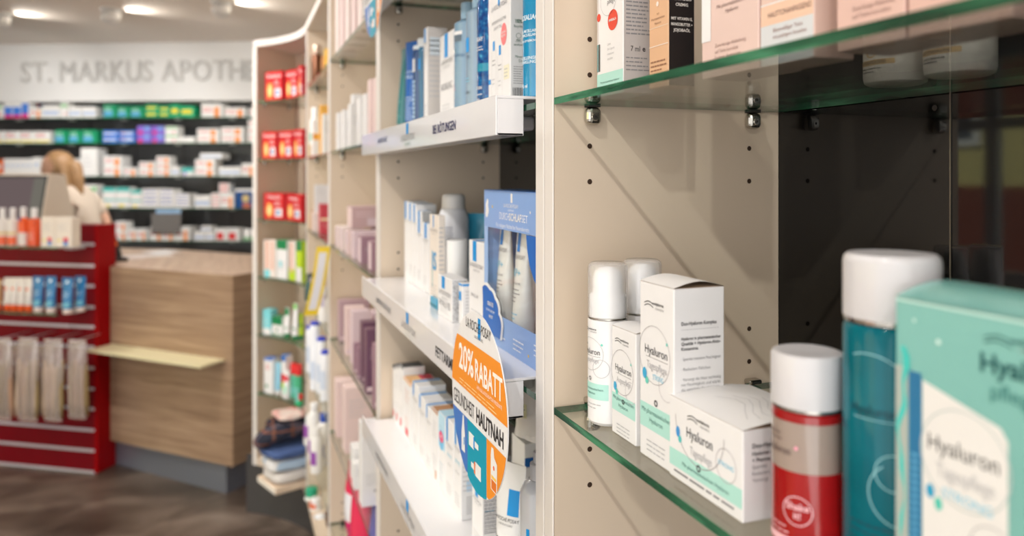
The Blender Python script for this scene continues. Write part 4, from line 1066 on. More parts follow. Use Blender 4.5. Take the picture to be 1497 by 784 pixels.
PALEB = mat((190, 226, 242), .42)
white_in(641, 650.8, XL, Z3, 600, .052, 'white carton with a pale blue top and pink oval on the lowest tray', [('blue_top', top_band(PALEB)), ('lettering', small_print(15, mat((150, 190, 210)))), ('printed_oval', lambda b, F, w, d, h: (b.rect(F['F'], .0006, h * .55, w - .0006, h - .002, PALEB, .00015), b.disc(F['F'], w * .45, h * .66, w * .36, mat((120, 196, 236)), .0003, ry=h * .13), b.disc(F['F'], w * .45, h * .70, w * .33, mat((236, 90, 130)), .0004, ry=h * .07), b.text(F['F'], '48h', w * .45, h * .69, h * .035, WHITE, maxw=w * .5, bold=True, e=.0006)))], group=gl)
def mint_words(b, F, w, d, h): b.text(F['F'], 'AP+M', w * .5, h * .55, h * .05, mat((160, 214, 232)), maxw=w * .8); b.text(F['F'], 'LIPIKAR', w * .5, h * .45, h * .03, INK_P, maxw=w * .8)
white_in(651.3, 663, XL, Z3, 608, .048, 'white carton with a broad blue mark nearest left of the discount sign', lrp((.1, .32), .72, True, seed=16, extra=mint_words), group=gl)
def stripe_side(b, F, w, d, h):
    mp = F['R']; b.rect(mp, .0004, .0004, d - .0004, h - .0004, mat((222, 222, 222), .5), .0001); b.rect(mp, d * .35, h * .60, d * .85, h * .62, mat((60, 150, 210)), .0003); b.rect(mp, d * .3, h * .30, d * .95, h * .42, mat((176, 204, 226)), .0002); b.lines(mp, d * .3, d * .95, h * .24, 9, h * .022, h * .006, INK_L, 6)
white_in(663.5, 674.5, XL, Z3, 612, .024, 'white carton just behind the discount sign with printed side', lrp((.12, .34), .74, True, seed=17, extra=lambda b, F, w, d, h: (mint_words(b, F, w, d, h), stripe_side(b, F, w, d, h))), group=gl)
def small_side(b, F, w, d, h):
    mp = F['R']; b.rect(mp, .0004, .0004, d - .0004, h - .0004, mat((226, 224, 222), .5), .0001); b.lines(mp, d * .08, d * .94, h * .84, 20, h * .028, h * .011, INK_L, 6, ragged=False); b.lines(mp, d * .1, d * .8, h * .62, 1, .01, h * .012, mat((80, 170, 210)), 2); b.text(mp, 'TOLERIANE', d * .5, h * .17, h * .030, INK_L, maxw=d * .8); b.text(mp, 'LA ROCHE', d * .5, h * .10, h * .030, INK_L, maxw=d * .8)
white_in(690, 705.5, .286, Z3, 692, .026, 'white carton with a finely printed side below the discount sign', lrp((.32, .58), .74, False, seed=18, extra=small_side), group=gl)
def toler(b, mp):
    b.rect(mp, .001, .088, .015, .116, SKY, .0002, nu=6)
    b.text(mp, 'LA ROCHE-POSAY', -.001, .081, .0040, INK, maxw=.034); b.text(mp, 'LABORATOIRE', -.001, .0765, .0022, INK_L, maxw=.03); b.text(mp, 'TOLERIANE', -.001, .057, .0055, INK, maxw=.034, bold=True); b.text(mp, 'REINIGUNGSFLUID', -.001, .049, .0032, INK_L, maxw=.032); b.text(mp, 'DERMO-CLEANSER', -.001, .044, .0026, INK_P, maxw=.030)
x, y, D = spot_at(747, .292)
squeeze_tube('white squeeze tube with a blue mark right of the discount sign', (x, y, Z3), .0170, .043, zat(676, D) - Z3, mat((240, 240, 238), .3, coat=.3), rz=RZ + .55, decor=[('lettering', toler)])
x, y, D = spot_at(788, .296)
pb = thing('pump_bottle', 'grey pump bottle half hidden at the near panel on the lowest tray', 'bottle', (x, y, Z3), RZ); r = .0195; hs = zat(700, D) - Z3
GREYB = mat((198, 200, 204), .25, coat=.4)
MB().lathe([(0, .0004), (r - .002, .0004), (r, .003), (r, hs - .012), (r - .004, hs - .004), (.010, hs), (0, hs)], GREYB, seg=40).build('bottle_body', pb)
MB().lathe([(0, hs + .0003), (.0095, hs + .0003), (.0095, hs + .016), (.006, hs + .017), (.0058, hs + .028), (0, hs + .028)], mat((206, 206, 208), .35), seg=28).build('pump', pb)
b = MB(); mp = round_face(r, .1); b.rect(mp, -.0215, hs - .075, -.0165, hs - .035, SKY, .0003, nu=4); b.rect(mp, .007, hs - .085, .011, hs - .045, SKY, .0003, nu=4); b.text(mp, 'LA ROCHE-POSAY', -.002, hs - .082, .0042, INK, maxw=.028); b.text(mp, 'LABORATOIRE', -.002, hs - .087, .0024, INK_L, maxw=.024); b.build('lettering', pb)
def bk_side(b, F, w, d, h): b.rect(F['R'], .0004, h - .030, d - .0004, h - .018, mat((20, 96, 168)), .0003); b.lines(F['R'], d * .1, d * .9, h - .044, 10, .005, .0022, INK_L, 4, ragged=False)
ya, D = on_X(752, .352)
carton('white carton with a dark blue stripe behind the white squeeze tube', (.378, ya - .024, Z3), .046, .060, zat(632, D) - Z3, WHITE2, [('side_print', bk_side)], group='cartons at the back of the lowest tray')
ya, D = on_X(779, .350)
carton('grey-white carton behind the grey pump bottle', (.378, ya - .022, Z3), .040, .050, zat(640, D) - Z3, mat((206, 204, 200), .5), [('side_print', lambda b, F, w, d, h: (b.text(F['F'], 'LA ROCHE', w * .45, h - .030, .0046, INK, maxw=w * .8), b.rect(F['F'], w * .5, h - .014, w * .72, h - .002, SKY)))], group='cartons at the back of the lowest tray')
# crumpled leaflet pouch hanging from the middle shelf
b = MB(); rings = []
px_, py_, _ = spot_at(752, .302)
for i in range(9):
    q = i / 8; ww = .040 - .010 * q; tt = .012 * math.sin(PI * min(1, q + .12)) + .0015; z = -.0105 - .088 * q
    rings.append([(ww * math.cos(2 * PI * k / 20) + .004 * math.sin(3 * q), tt * math.sin(2 * PI * k / 20) + .004 * math.sin(q * 5 + k), z - .006 * math.cos(2 * PI * k / 20) * q) for k in range(20)])
pouch = thing('sample_pouch', 'white paper sample pouch hanging under the middle shelf right of the discount sign', 'pouch', (px_ + .02, py_ - .01, LEV[2] - GT + .003), RZ + .5)
b.loft(rings, mat((232, 230, 228), .5)).build('paper', pouch)
b = MB(); fm = lambda u, v, e=0: (u, -.0175 - e, v)
b.rect(fm, -.020, -.066, .004, -.050, mat((214, 214, 176), .5)); b.lines(fm, -.018, .002, -.053, 4, .004, .001, INK_L, 3); b.rect(fm, -.014, -.042, -.010, -.034, SKY); b.build('printed_label', pouch)

# ================================================================== round discount signs
def discount_sign(px, py, r, X, label):
    y, D = on_X(px, X)
    t = thing('discount_sign', label, 'sign', (X, y, zat(py, D)), RZ, 'round discount signs on the shelf fronts')
    mp = lambda u, v, e=0: (u, -.0006 - e, v)
    ORANGE = mat((244, 150, 44), .4, vary=.02); TEALP = mat((0, 158, 186), .4, vary=.02); PERI = mat((70, 124, 200), .4, vary=.02)
    n = 72
    MB().add([(r * math.cos(2 * PI * k / n), -.0006, r * math.sin(2 * PI * k / n)) for k in range(n)] + [(r * math.cos(2 * PI * k / n), .0006, r * math.sin(2 * PI * k / n)) for k in range(n)],
             [tuple(range(n)), tuple(range(2 * n - 1, n - 1, -1))] + [(k, n + k, n + (k + 1) % n, (k + 1) % n) for k in range(n)], WHITE).build('card', t)
    def seg(b, v0, v1, m, u0=-9, u1=9, e=.0002):
        b_ = []
        N = 24
        up, dn = [], []
        for i in range(N + 1):
            v = v0 + (v1 - v0) * i / N; q = math.sqrt(max(0, r * r - v * v)) * .998
            lo, hi = max(-q, u0), min(q, u1)
            if hi > lo: up.append((hi, v)); dn.append((lo, v))
        pts = dn + up[::-1]
        b.add([mp(u, v, e) for u, v in pts], [(i, i + 1, 2 * len(dn) - 2 - i, 2 * len(dn) - 1 - i) for i in range(len(dn) - 1)], m)
    b = MB(); seg(b, .003 * r / .09, .056 * r / .09, ORANGE)
    k = r / .0895
    W_ = mat((252, 246, 238), .5)
    b.text(mp, '20%', -.036 * k, .022 * k, .026 * k, W_, maxw=.052 * k, bold=True); b.text(mp, 'RABATT', .036 * k, .022 * k, .021 * k, W_, maxw=.082 * k, bold=True)
    b.text(mp, 'AUF ALLE LA ROCHE-POSAY PRODUKTE', .038 * k, .0145 * k, .0036 * k, W_, maxw=.075 * k)
    b.lines(mp, -.060 * k, .060 * k, .0095 * k, 2, .0036 * k, .0009 * k, mat((250, 214, 160)), 3, ragged=False)
    b.build('orange_band', t)
    b = MB(); b.rect(mp, .004 * k, .064 * k, .012 * k, .085 * k, SKY, .0003); b.build('brand_mark', t)
    b = MB(); b.text(mp, 'LA ROCHE-POSAY', .004 * k, .070 * k, .0100 * k, INK, maxw=.080 * k, e=.0005); b.text(mp, 'LABORATOIRE', .006 * k, .0635 * k, .003 * k, INK_L, maxw=.05 * k)
    b.text(mp, 'GESUNDHEIT', -.008 * k, -.0195 * k, .0150 * k, INK, 'R', maxw=.074 * k); b.text(mp, 'HAUTNAH', -.001 * k, -.0195 * k, .0150 * k, mat((40, 38, 40)), 'L', maxw=.080 * k, bold=True); b.build('lettering', t)
    b = MB(); seg(b, -.0893 * k, -.025 * k, PERI, -9, -.031 * k); b.build('blue_panel', t)
    b = MB(); seg(b, -.0893 * k, -.025 * k, TEALP, -.031 * k, .031 * k); b.build('teal_panel', t)
    b = MB(); seg(b, -.0893 * k, -.025 * k, ORANGE, .031 * k, 9); b.build('orange_panel', t)
    PW = mat((240, 240, 238), .4); b = MB()
    b.poly(mp, [(-.052 * k, -.064 * k), (-.040 * k, -.064 * k), (-.040 * k, -.044 * k), (-.043 * k, -.034 * k), (-.044 * k, -.026 * k), (-.048 * k, -.026 * k), (-.049 * k, -.034 * k), (-.052 * k, -.044 * k)], PW, .0004)
    b.rect(mp, -.044 * k, -.056 * k, -.041 * k, -.048 * k, SKY, .0005)
    b.build('printed_product', t)
    for du, dv, sg in ((0, 0, 1), (.004, -.024, 1)):
        b = MB()
        A = [(-.026 + du, -.036 + dv), (-.008 + du, -.036 + dv), (-.008 + du, -.040 + dv), (.006 + du, -.0405 + dv), (.006 + du, -.046 + dv), (-.008 + du, -.0465 + dv), (-.008 + du, -.050 + dv), (-.026 + du, -.050 + dv)]
        if du: A = [(-2 * .004 - u, v) for u, v in A]
        b.poly(mp, [(u * k, v * k) for u, v in A], PW, .0004)
        u0 = min(u for u, v in A) + (.016 if not du else .010)
        b.rect(mp, u0 * k, (-.049 + dv) * k, (u0 + .004) * k, (-.037 + dv) * k, SKY if not du else mat((236, 120, 50)), .0005)
        b.build('printed_product', t)
    b = MB()
    b.poly(mp, [(.044 * k, -.068 * k), (.062 * k, -.068 * k), (.062 * k, -.040 * k), (.054 * k, -.036 * k), (.052 * k, -.028 * k), (.046 * k, -.028 * k), (.044 * k, -.036 * k)], PW, .0004)
    b.rect(mp, .046 * k, -.067 * k, .060 * k, -.058 * k, mat((226, 120, 40)), .0005); b.rect(mp, .046 * k, -.057 * k, .060 * k, -.054 * k, mat((246, 200, 90)), .0005); b.disc(mp, .053 * k, -.046 * k, .0022 * k, mat((236, 110, 50)), .0005)
    b.build('printed_product', t)
    MB().box(-.006, .0008, .035 * k, .006, .0064, .055 * k, FILM).build('holder', t)
    return t
discount_sign(698, 589, .0895, .2283, 'round discount sign reading 20% RABATT on the middle white shelf front')
discount_sign(546, -22, .0895, .2283, 'round discount sign at the top, only its lower edge in the picture')
# ================================================================== CABINET WITH MAUVE CARTONS
PALEP = mat((238, 222, 216), .42); PALEP2 = mat((232, 208, 204), .42); MAUVE = mat((184, 154, 162), .4); MAUVE2 = mat((160, 126, 140), .4); PURP = mat((112, 78, 100), .35); LILAC = mat((222, 200, 206), .4)
def print_side(m=INK_P, v=.8, n=6, seed=1, title=None):
    return ('lettering', lambda b, F, w, d, h: (b.lines(F['R'], d * .15, d * .85, h * v, n, h * .05, h * .01, m, seed), title and b.text(F['F'], title, w * .5, h * .6, w * .12, m, maxw=w * .8)))
def stand(p0, X, w, d, zb, ptop, label, body, decor=(), group=None, cat='box'):
    lim = 2.944 if p0 < 480 else 2.226
    y, D = on_X(p0, X)
    if y > lim: X *= lim / y; y, D = on_X(p0, X)
    return carton(label, (X + d / 2, y - w / 2, zb), w, d, zat(ptop, D) - zb, body, decor, group=group, cat=cat)
CZ = [z + .0003 for z in LEV]
g = 'tall pale pink cartons on the top shelf'
for k, (p0, w, bd) in enumerate(((490.5, .05, PALEP), (497.5, .05, PALEP2), (505, .05, PALEP), (514, .05, PALEP2), (523, .045, PALEP), (531, .042, PALEP2))):
    stand(p0, .274, w, .055, CZ[0], -40 if k else -20, 'tall pale pink carton on the top shelf, %s from the far panel' % ORD[k], bd, [('printed_emblem', lambda b, F, w, d, h: (b.rect(F['R'], d * .25, h * .30, d * .75, h * .40, mat((206, 178, 178), .5), .0003), b.lines(F['R'], d * .2, d * .8, h * .25, 3, h * .03, h * .008, INK_P, 2)))], group=g)
g = 'white cartons in a row beside the upper lettered front'
for k, (p0, pt, bd) in enumerate(((491.5, 166, WHITE), (499, 162, WHITE), (508.6, 153, WHITE), (512.6, 139.5, WHITE), (521.8, 145, WHITE), (530.5, 138.5, WHITE), (537.5, 118, PALEP2), (545, 116, PALEP2))):
    stand(p0, .275 + (.012 if k == 3 else 0), .040, .050, CZ[1], pt, ('white' if k < 6 else 'pale pink') + ' carton on the shelf left of BEI RÖTUNGEN, %s from the far panel' % ORD[k], bd, [print_side(INK_P if k < 6 else mat((226, 150, 150)), .72, 5, k)], group=g)
g = 'small mauve cartons in a row'
low = []
for k, (p0, X, pt, bd) in enumerate(((490.3, .274, 329.5, PALEP), (497, .274, 331.5, PALEP), (505, .274, 336.5, PALEP2), (513.5, .274, 337, LILAC), (523.5, .274, 345, MAUVE2), (538, .274, 351, MAUVE2))):
    stand(p0, X, .045, .060, CZ[2], pt, ('pale pink' if k < 3 else 'mauve') + ' small carton below the wide mauve carton, %s from the far panel' % ORD[k], bd, [('front_panel', lambda b, F, w, d, h: b.rect(F['F'], w * .06, h * .05, w * .94, h * .95, LILAC, .0002)), print_side(INK_P, .6, 3, k)], group=g)
carton('mauve carton standing behind the row, half under the wide mauve carton', (.385, 1.985, CZ[2]), .09, .08, .0655, MAUVE, [print_side(LILAC, .7, 3, 2)])
carton('wide mauve carton lying on top of the row of small pale pink cartons', (.285 + .055, 1.985, CZ[2] + .0690), .088, .11, .0535, mat((196, 166, 168), .4), [('front_panel', lambda b, F, w, d, h: b.rect(F['F'], w * .05, h * .05, w * .95, h * .95, PALEP2, .0002)), ('printed_panel', lambda b, F, w, d, h: (b.rect(F['R'], d * .35, h * .1, d * .75, h * .45, mat((214, 196, 204), .5), .0003), b.lines(F['R'], d * .1, d * .5, h * .7, 2, h * .15, h * .04, LILAC, 3)))])
g = 'purple and pink cartons under the mauve ones'
for k, (p0, X, w, d, pt, bd, lab) in enumerate(((493.5, .285, .05, .085, 437, MAUVE, 'large mauve carton at the far end of the purple shelf'), (503, .278, .038, .05, 447, PALEP2, 'tall pale pink carton standing before the large mauve carton'), (512, .280, .038, .045, 452, LILAC, 'tall lilac carton next to the pale pink one on the purple shelf'), (516, .272, .022, .03, 500, MAUVE2, 'small purple carton at the foot of the lilac carton'),
        (521.5, .272, .022, .03, 506, MAUVE2, 'second small purple carton at the foot of the lilac carton'), (526, .275, .04, .06, 468, PURP, 'tall dark purple carton left of the middle lettered front'), (532, .270, .036, .055, 478, PURP, 'dark purple carton standing nearest to the middle lettered front'), (541, .335, .06, .05, 452, LILAC, 'lilac carton beside the cabinet panel on the purple shelf'), (544, .268, .03, .04, 500, MAUVE2, 'low mauve carton at the near end of the purple shelf'))):
    stand(p0, X, w, d, CZ[3], pt, lab, bd, [('printed_band', lambda b, F, w, d, h: b.rect(F['R'], .0005, h * .05, d - .0005, h * .12, LILAC, .0002)), print_side(LILAC, .7, 4, k)], group=g)
g = 'large pale pink cartons on the fifth shelf'
for k, (p0, X, w, d, pt, bd, lab) in enumerate(((488.5, .285, .06, .075, 551, PALEP2, 'large pale pink carton at the far end above the bags'), (500, .280, .06, .075, 560, PALEP2, 'large pale pink carton second from the far end above the bags'), (512, .272, .045, .04, 647, WHITE, 'low white carton in front of the large pink cartons'), (514.5, .268, .035, .035, 672, WHITE, 'small white carton just left of the tall white carton'))):
    stand(p0, X, w, d, CZ[4], pt, lab, bd, [print_side(INK_P, .8, 6, k)], group=g)
stand(524.5, .270, .042, .070, CZ[4], 613, 'tall white carton left of the lowest white tray', WHITE, [('side_print', lambda b, F, w, d, h: (b.lines(F['R'], d * .15, d * .9, h * .38, 5, h * .03, h * .007, INK_P, 4), b.rect(F['R'], d * .4, h * .17, d * .62, h * .20, INK_L, .0003)))])
def soft_pack(label, px, X, w, d, zb, ptop, cols, seed, tilt=0.0, rz=RZ):
    y, D = on_X(px, X); h = zat(ptop, D) - zb
    t = thing('bag', label, 'bag', (X + d / 2, y, zb), rz + tilt, 'colourful bags on the lowest shelf'); n = 24; rings = []; rnd = random.Random(seed)
    ph = [rnd.uniform(0, 6) for _ in range(4)]
    for i in range(15):
        q = i / 14; tt = d / 2 * (math.sin(PI * min(.98, q * .93 + .06)) ** .6) + .0012
        ww = w / 2 * (1 - .06 * math.sin(PI * q)) * (1 + .02 * math.sin(q * 9 + ph[0]))
        rings.append([(ww * math.cos(2 * PI * k / n), tt * math.sin(2 * PI * k / n) * (1 + .08 * math.sin(5 * q + 3 * k / n * 6 + ph[1])), h * q) for k in range(n)])
    b = MB(); cut = [0, 5, 10, 14]
    for j in range(3): b.loft(rings[cut[j]:cut[j + 1] + 1], cols[j], cap=(False))
    b.add(rings[0], [tuple(range(n - 1, -1, -1))], cols[0])
    b.build('bag_body', t)
    z1 = rings[-1]; MB().box(-w / 2, -.0012, h + .0004, w / 2, .0012, h + .012, cols[2]).build('seal_strip', t)
RED_P = mat((226, 50, 90), .25, coat=.3); ORG_P = mat((240, 140, 120), .25, coat=.3); BLU_P = mat((20, 110, 200), .25, coat=.3); VIO_P = mat((92, 84, 190), .25, coat=.3); WHT_P = mat((232, 232, 238), .25, coat=.3); VIO2 = mat((60, 52, 160), .25, coat=.3)
soft_pack('pink and red bag farthest along the lowest shelf', 506, .29, .10, .05, CZ[5], 690, (mat((214, 20, 110), .3), WHT_P, RED_P), 1, .2)
soft_pack('orange pink bag on the lowest shelf beside the white and blue bag', 515, .275, .09, .045, CZ[5], 706, (ORG_P, RED_P, RED_P), 2, .25)
soft_pack('white and blue bag between the orange and violet bags', 526, .345, .08, .05, CZ[5], 716, (WHT_P, BLU_P, BLU_P), 3, .1)
soft_pack('violet bag at the near end of the lowest shelf', 541, .285, .12, .06, CZ[5], 738, (VIO_P, VIO2, VIO_P), 4, .2)

# ================================================================== NARROW CABINET
def small_bottle(label, px, X, r, zb, ptop, body, cap, cap_h=.025, prints=None, group=None, cap_r=None):
    y, D = on_X(px, X)
    if y + r > 2.945: X *= (2.945 - r) / y; y, D = on_X(px, X)
    return bottle(label, (X, y, zb), r, zat(ptop, D) - zb, body, cap, cap_h, cap_r=cap_r or r * .7, shoulder=r * .5, group=group, decor=prints or ())
def wrap(m, v0, v1, a=.2, u=None): return lambda b, r: b.rect(round_face(r, a), -(u or r * 1.2), v0, (u or r * 1.2), v1, m, .0004, nu=12)
COPPER = mat((128, 84, 60), .25, metal=.6); YEL = mat((232, 184, 60), .4); AMB = mat((190, 120, 50), .3)
small_bottle('copper brown bottle with pale cap on the top shelf of the narrow cabinet', 463, .30, .020, CZ[0], 66, COPPER, mat((216, 190, 170), .3, metal=.4), .035)
stand(469.5, .285, .05, .04, CZ[0], 84, 'orange brown carton beside the copper bottle', mat((196, 130, 70), .4), [print_side(YEL, .7, 3, 2)])
stand(474, .272, .05, .045, CZ[0], 74, 'yellow carton on the top shelf of the narrow cabinet', YEL, [print_side(AMB, .7, 3, 2)])
stand(449.8, .262 + .006, .03, .022, CZ[0], 122, 'low dark red carton at the far end of the top shelf in the narrow cabinet', mat((150, 50, 50), .4), [print_side(LILAC, .7, 2, 2)])
small_bottle('white bottle with teal label and white cap, right of the low beige pack', 461, .30, .020, CZ[1], 157, WHITE2, WHITE, .04, [('label', wrap(mat((120, 190, 180)), .06, .09))])
stand(466.5, .290, .045, .04, CZ[1], 155, 'orange yellow carton behind the white bottle in the narrow cabinet', mat((238, 180, 80), .4), [print_side(WHITE, .7, 3, 3)])
stand(470.5, .276, .04, .045, CZ[1], 168, 'white and grey carton at the near end of the second shelf in the narrow cabinet', mat((228, 226, 222), .45), [print_side(INK_L, .8, 6, 3)])
stand(455.6, .272, .04, .03, CZ[1], 176, 'white carton with an orange stripe left of the teal labelled bottle', WHITE, [('orange_stripe', lambda b, F, w, d, h: b.rect(F['R'], .0004, h * .45, d - .0004, h * .62, mat((240, 170, 60)), .0003))])
stand(450.2, .269, .03, .02, CZ[1], 212, 'low beige pack at the far end of the second shelf in the narrow cabinet', mat((214, 180, 130), .5), [print_side(INK_L, .8, 2, 3)])
# red box in a clear sleeve
stand(466, .285, .06, .055, CZ[2], 298, 'red carton on the third shelf of the narrow cabinet', mat((196, 60, 76), .4), [('cream_band', lambda b, F, w, d, h: b.rect(F['R'], .0004, h * .45, d - .0004, h * .53, mat((240, 222, 180)), .0003)), print_side(mat((240, 180, 180)), .35, 4, 3)])
stand(459.5, .280, .02, .05, CZ[2], 270, 'tall grey-white display card beside the red carton', mat((222, 222, 224), .4), [print_side(INK_P, .9, 3, 2)])
for k, (p0, pt, bd) in enumerate(((450.5, 312, mat((226, 196, 160), .45)), (453.5, 306, mat((214, 180, 150), .45)), (456, 310, PALEP))):
    stand(p0, .270, .03, .022, CZ[2], pt, 'small beige carton in the narrow cabinet above the yellow strip, %s from the far panel' % ORD[k], bd, [print_side(INK_P, .8, 3, k)], group='small beige cartons above the yellow strip')
# bent yellow price strip clipped to the glass edge
y, D = on_X(472.5, .238)
strip = thing('price_strip', 'curling yellow price strip with a white middle hanging from a shelf edge', 'price strip', (.2400, y, LEV[2] - .002), 0)
b = MB(); b2 = MB(); n = 12; yw = .075; A = []; Bq = []
for i in range(n + 1):
    q = i / n; xo = -.020 * q - .014 * q * q; z = .005 - .195 * q
    sh = .02 * q * q
    A.append([(xo - .020, sh, z), (xo + .018, sh, z)]); Bq.append([(xo - .012, sh - .0009, z), (xo + .010, sh - .0009, z)])
b.add([p for r in A for p in r] + [(p[0], p[1] + .0008, p[2]) for r in A for p in r], [(2 * i, 2 * i + 2, 2 * i + 3, 2 * i + 1) for i in range(n)] + [(2 * n + 2 + 2 * i, 2 * n + 3 + 2 * i, 2 * n + 5 + 2 * i, 2 * n + 4 + 2 * i) for i in range(n)], mat((244, 214, 50), .45)).build('yellow_card', strip)
b2.add([p for r in Bq[1:-1] for p in r], [(2 * i, 2 * i + 2, 2 * i + 3, 2 * i + 1) for i in range(n - 2)], mat((236, 236, 240), .45)).build('white_panel', strip)
small_bottle('dark green bottle at the far end behind the yellow strip', 453, .285, .018, CZ[3], 400, mat((50, 84, 78), .25), mat((40, 60, 56), .3), .03)
for k, (px, pt, bd, cp) in enumerate(((461, 418, mat((232, 214, 190), .3), WHITE), (468, 406, WHITE2, mat((206, 160, 60), .3)), (475, 420, WHITE2, mat((200, 196, 192), .3)))):
    small_bottle(('beige bottle with white cap', 'white bottle with gold cap', 'white bottle with grey cap')[k] + ' under the yellow price strip', px, .295 - .008 * k, .021, CZ[3], pt, bd, cp, .035, [('label', wrap(mat((200, 190, 206)), .05, .09))])
for k, (px, pt) in enumerate(((454.5, 476), (461, 470), (463.5, 504), (470.5, 493), (476.5, 512))):
    small_bottle('white bottle with blue cap in the narrow cabinet, %s from the far panel' % ORD[k], px, (.30, .268, .283, .285, .288)[k], .0185, CZ[4], pt, mat((236, 238, 242), .3, coat=.2), mat((40, 60, 190), .35), .012, [('label', wrap(mat((206, 216, 232)), .04, .10))], 'white bottles with blue caps', cap_r=.016)
for k, (px, X, pt, lab, cp) in enumerate(((452.5, .290, 608, 'white bottle with violet label at the far end of the low shelf', WHITE), (459.5, .272, 589, 'tall white bottle with violet label between two shorter ones', WHITE), (463, .268, 625, 'white bottle with a purple square label near the brown plush', WHITE2), (474, .30, 604, 'white bottle with a dark blue band beside the purple labelled one', mat((30, 70, 170), .35)))):
    small_bottle(lab, px, X, .021, CZ[5], pt, WHITE2, cp, .03, [('label', wrap(mat((150, 80, 170)) if k < 3 else mat((30, 70, 170)), .03, .075))])
ZBB = ZB + .0003
# things on the bottom boards
def plush(label, px, X, r, zb, col):
    y, D = on_X(px, X); t = thing('plush_toy', label, 'plush toy', (X + r, y, zb))
    bm = bmesh.new(); bmesh.ops.create_icosphere(bm, subdivisions=4, radius=1)
    for v in bm.verts:
        nz = noise.noise(v.co * 7) * .10 + noise.noise(v.co * 22) * .05
        s = 1 + nz; v.co = Vector((v.co.x * r * s, v.co.y * r * .95 * s, max(0, v.co.z + .93) * r * 1.0 * s))
    bm.verts.index_update(); b = MB().add([v.co[:] for v in bm.verts], [tuple(v.index for v in f.verts) for f in bm.faces], col, True); bm.free()
    b.build('body', t)
    for s in (-1, 1): MB().lathe([(0, 0), (r * .26, .004), (r * .30, r * .15), (r * .2, r * .34), (0, r * .4)], col, c=(-r * .2, s * r * .5), M=Matrix.Translation((0, 0, r * 1.75)), seg=14).build('ear', t)
plush('brown furry plush toy on the bottom board of the narrow cabinet', 476, .29, .075, ZBB, mat((112, 84, 66), .9, vary=.35, scale=160))
small_bottle('squat bottle with a green cap on the bottom board', 455.5, .30, .026, ZBB, 713, WHITE2, mat((30, 160, 120), .35), .03, cap_r=.022)
small_bottle('squat bottle with an orange cap on the bottom board', 456, .275 + .016, .026, ZBB, 745, mat((190, 210, 226), .3), mat((232, 100, 50), .35), .03, cap_r=.022) if False else None
small_bottle('white bottle with orange label nearest to the panel on the bottom board', 462, .284, .024, ZBB, 728, WHITE2, WHITE, .03, [('label', wrap(mat((236, 110, 60)), .008, .022))])
small_bottle('white and pale blue bottle in front of the plush toy', 468.5, .274 + .018, .022, ZBB, 752, mat((214, 224, 236), .3), WHITE, .03)

# ================================================================== CURVED CORNER CABINET
def e_put(px, rr):
    x, y, D, a = e_at(px, rr); return x, y, D, a, a - PI / 2
g = 'red heat wrap cartons'
RC = mat((206, 30, 40), .38); 
def red_print(b, F, w, d, h):
    mp = F['F']; b.text(mp, 'ThermaCare', w * .5, h * .80, h * .10, WHITE, maxw=w * .86, bold=True)
    b.disc(mp, w * .28, h * .36, w * .17, mat((238, 170, 90)), .0004, ry=h * .27); b.disc(mp, w * .28, h * .34, w * .09, mat((246, 214, 150)), .0005, ry=h * .17)
    b.rect(mp, w * .56, h * .12, w * .90, h * .42, WHITE, .0004); b.rect(mp, w * .62, h * .18, w * .80, h * .36, mat((120, 150, 190)), .0006); b.lines(mp, w * .54, w * .92, h * .64, 2, h * .09, h * .03, WHITE, 2)
def e_carton(p0, p1, zi, pt, d, body, decor, label, rr=None, group=None, cat='box'):
    rr = rr or R0 + .02
    x0, y0, D0, a0, _ = e_put(p0, rr); x1, y1, D1, a1, _ = e_put(p1, rr)
    w = math.hypot(x1 - x0, y1 - y0); tx, ty = (x1 - x0) / w, (y1 - y0) / w
    rz = math.atan2(ty, tx); nx, ny = -ty, tx
    zb = ELEV[zi] + .0003
    return carton(label, ((x0 + x1) / 2 + nx * d / 2, (y0 + y1) / 2 + ny * d / 2, zb), w - .002, d, zat(pt, D0) - zb, body, decor, group=group, rz=rz, cat=cat)
for zi, row in ((0, ((387.5, 413, 106), (417, 434.5, 104), (436, 441.5, 97))), (1, ((383, 404.5, 193), (407, 427.5, 192), (429, 442, 190))), (2, ((385.5, 415.5, 282), (418, 441, 284)))):
    for k, (p0, p1, pt) in enumerate(row):
        e_carton(p0, p1, zi, pt, .07, RC, [('printed_front', red_print)], 'red heat wrap carton in the %s red row, %s from the cabinet end panel' % (('topmost', 'middle', 'lowest')[zi], ORD[k]), group=g)
GREEN = mat((20, 130, 76), .4); LIME = mat((190, 220, 40), .4); CYAN = mat((130, 214, 222), .4); ORAN = mat((236, 110, 50), .4)
def green_top(c, v=.76): return ('coloured_top', lambda b, F, w, d, h: (b.rect(F['F'], .0005, h * v, w - .0005, h - .0005, c, .0003), b.rect(F['T'], .0005, .0005, w - .0005, d - .0005, c, .0003)))
def blob_(c, u, v, r): return ('printed_figure', lambda b, F, w, d, h: (b.disc(F['F'], w * u, h * v, w * r, c, .0004, ry=h * r * .8), b.lines(F['F'], w * .1, w * .9, h * .4, 3, h * .08, h * .02, INK_P, 3)))
e_carton(385, 403, 3, 351, .05, mat((236, 226, 218), .45), [('printed_figure', lambda b, F, w, d, h: (b.rect(F['F'], w * .15, h * .2, w * .45, h * .98, mat((226, 180, 160)), .0003), b.rect(F['F'], w * .62, h * .2, w * .85, h * .98, mat((226, 180, 160)), .0003), b.disc(F['F'], w * .3, h * .1, w * .25, CYAN, .0004)))], 'white carton printed with legs at the end panel of the corner cabinet')
e_carton(404, 419.5, 3, 350.5, .05, WHITE, [green_top(GREEN), blob_(CYAN, .4, .38, .12)], 'white carton with a green top beside the carton printed with legs')
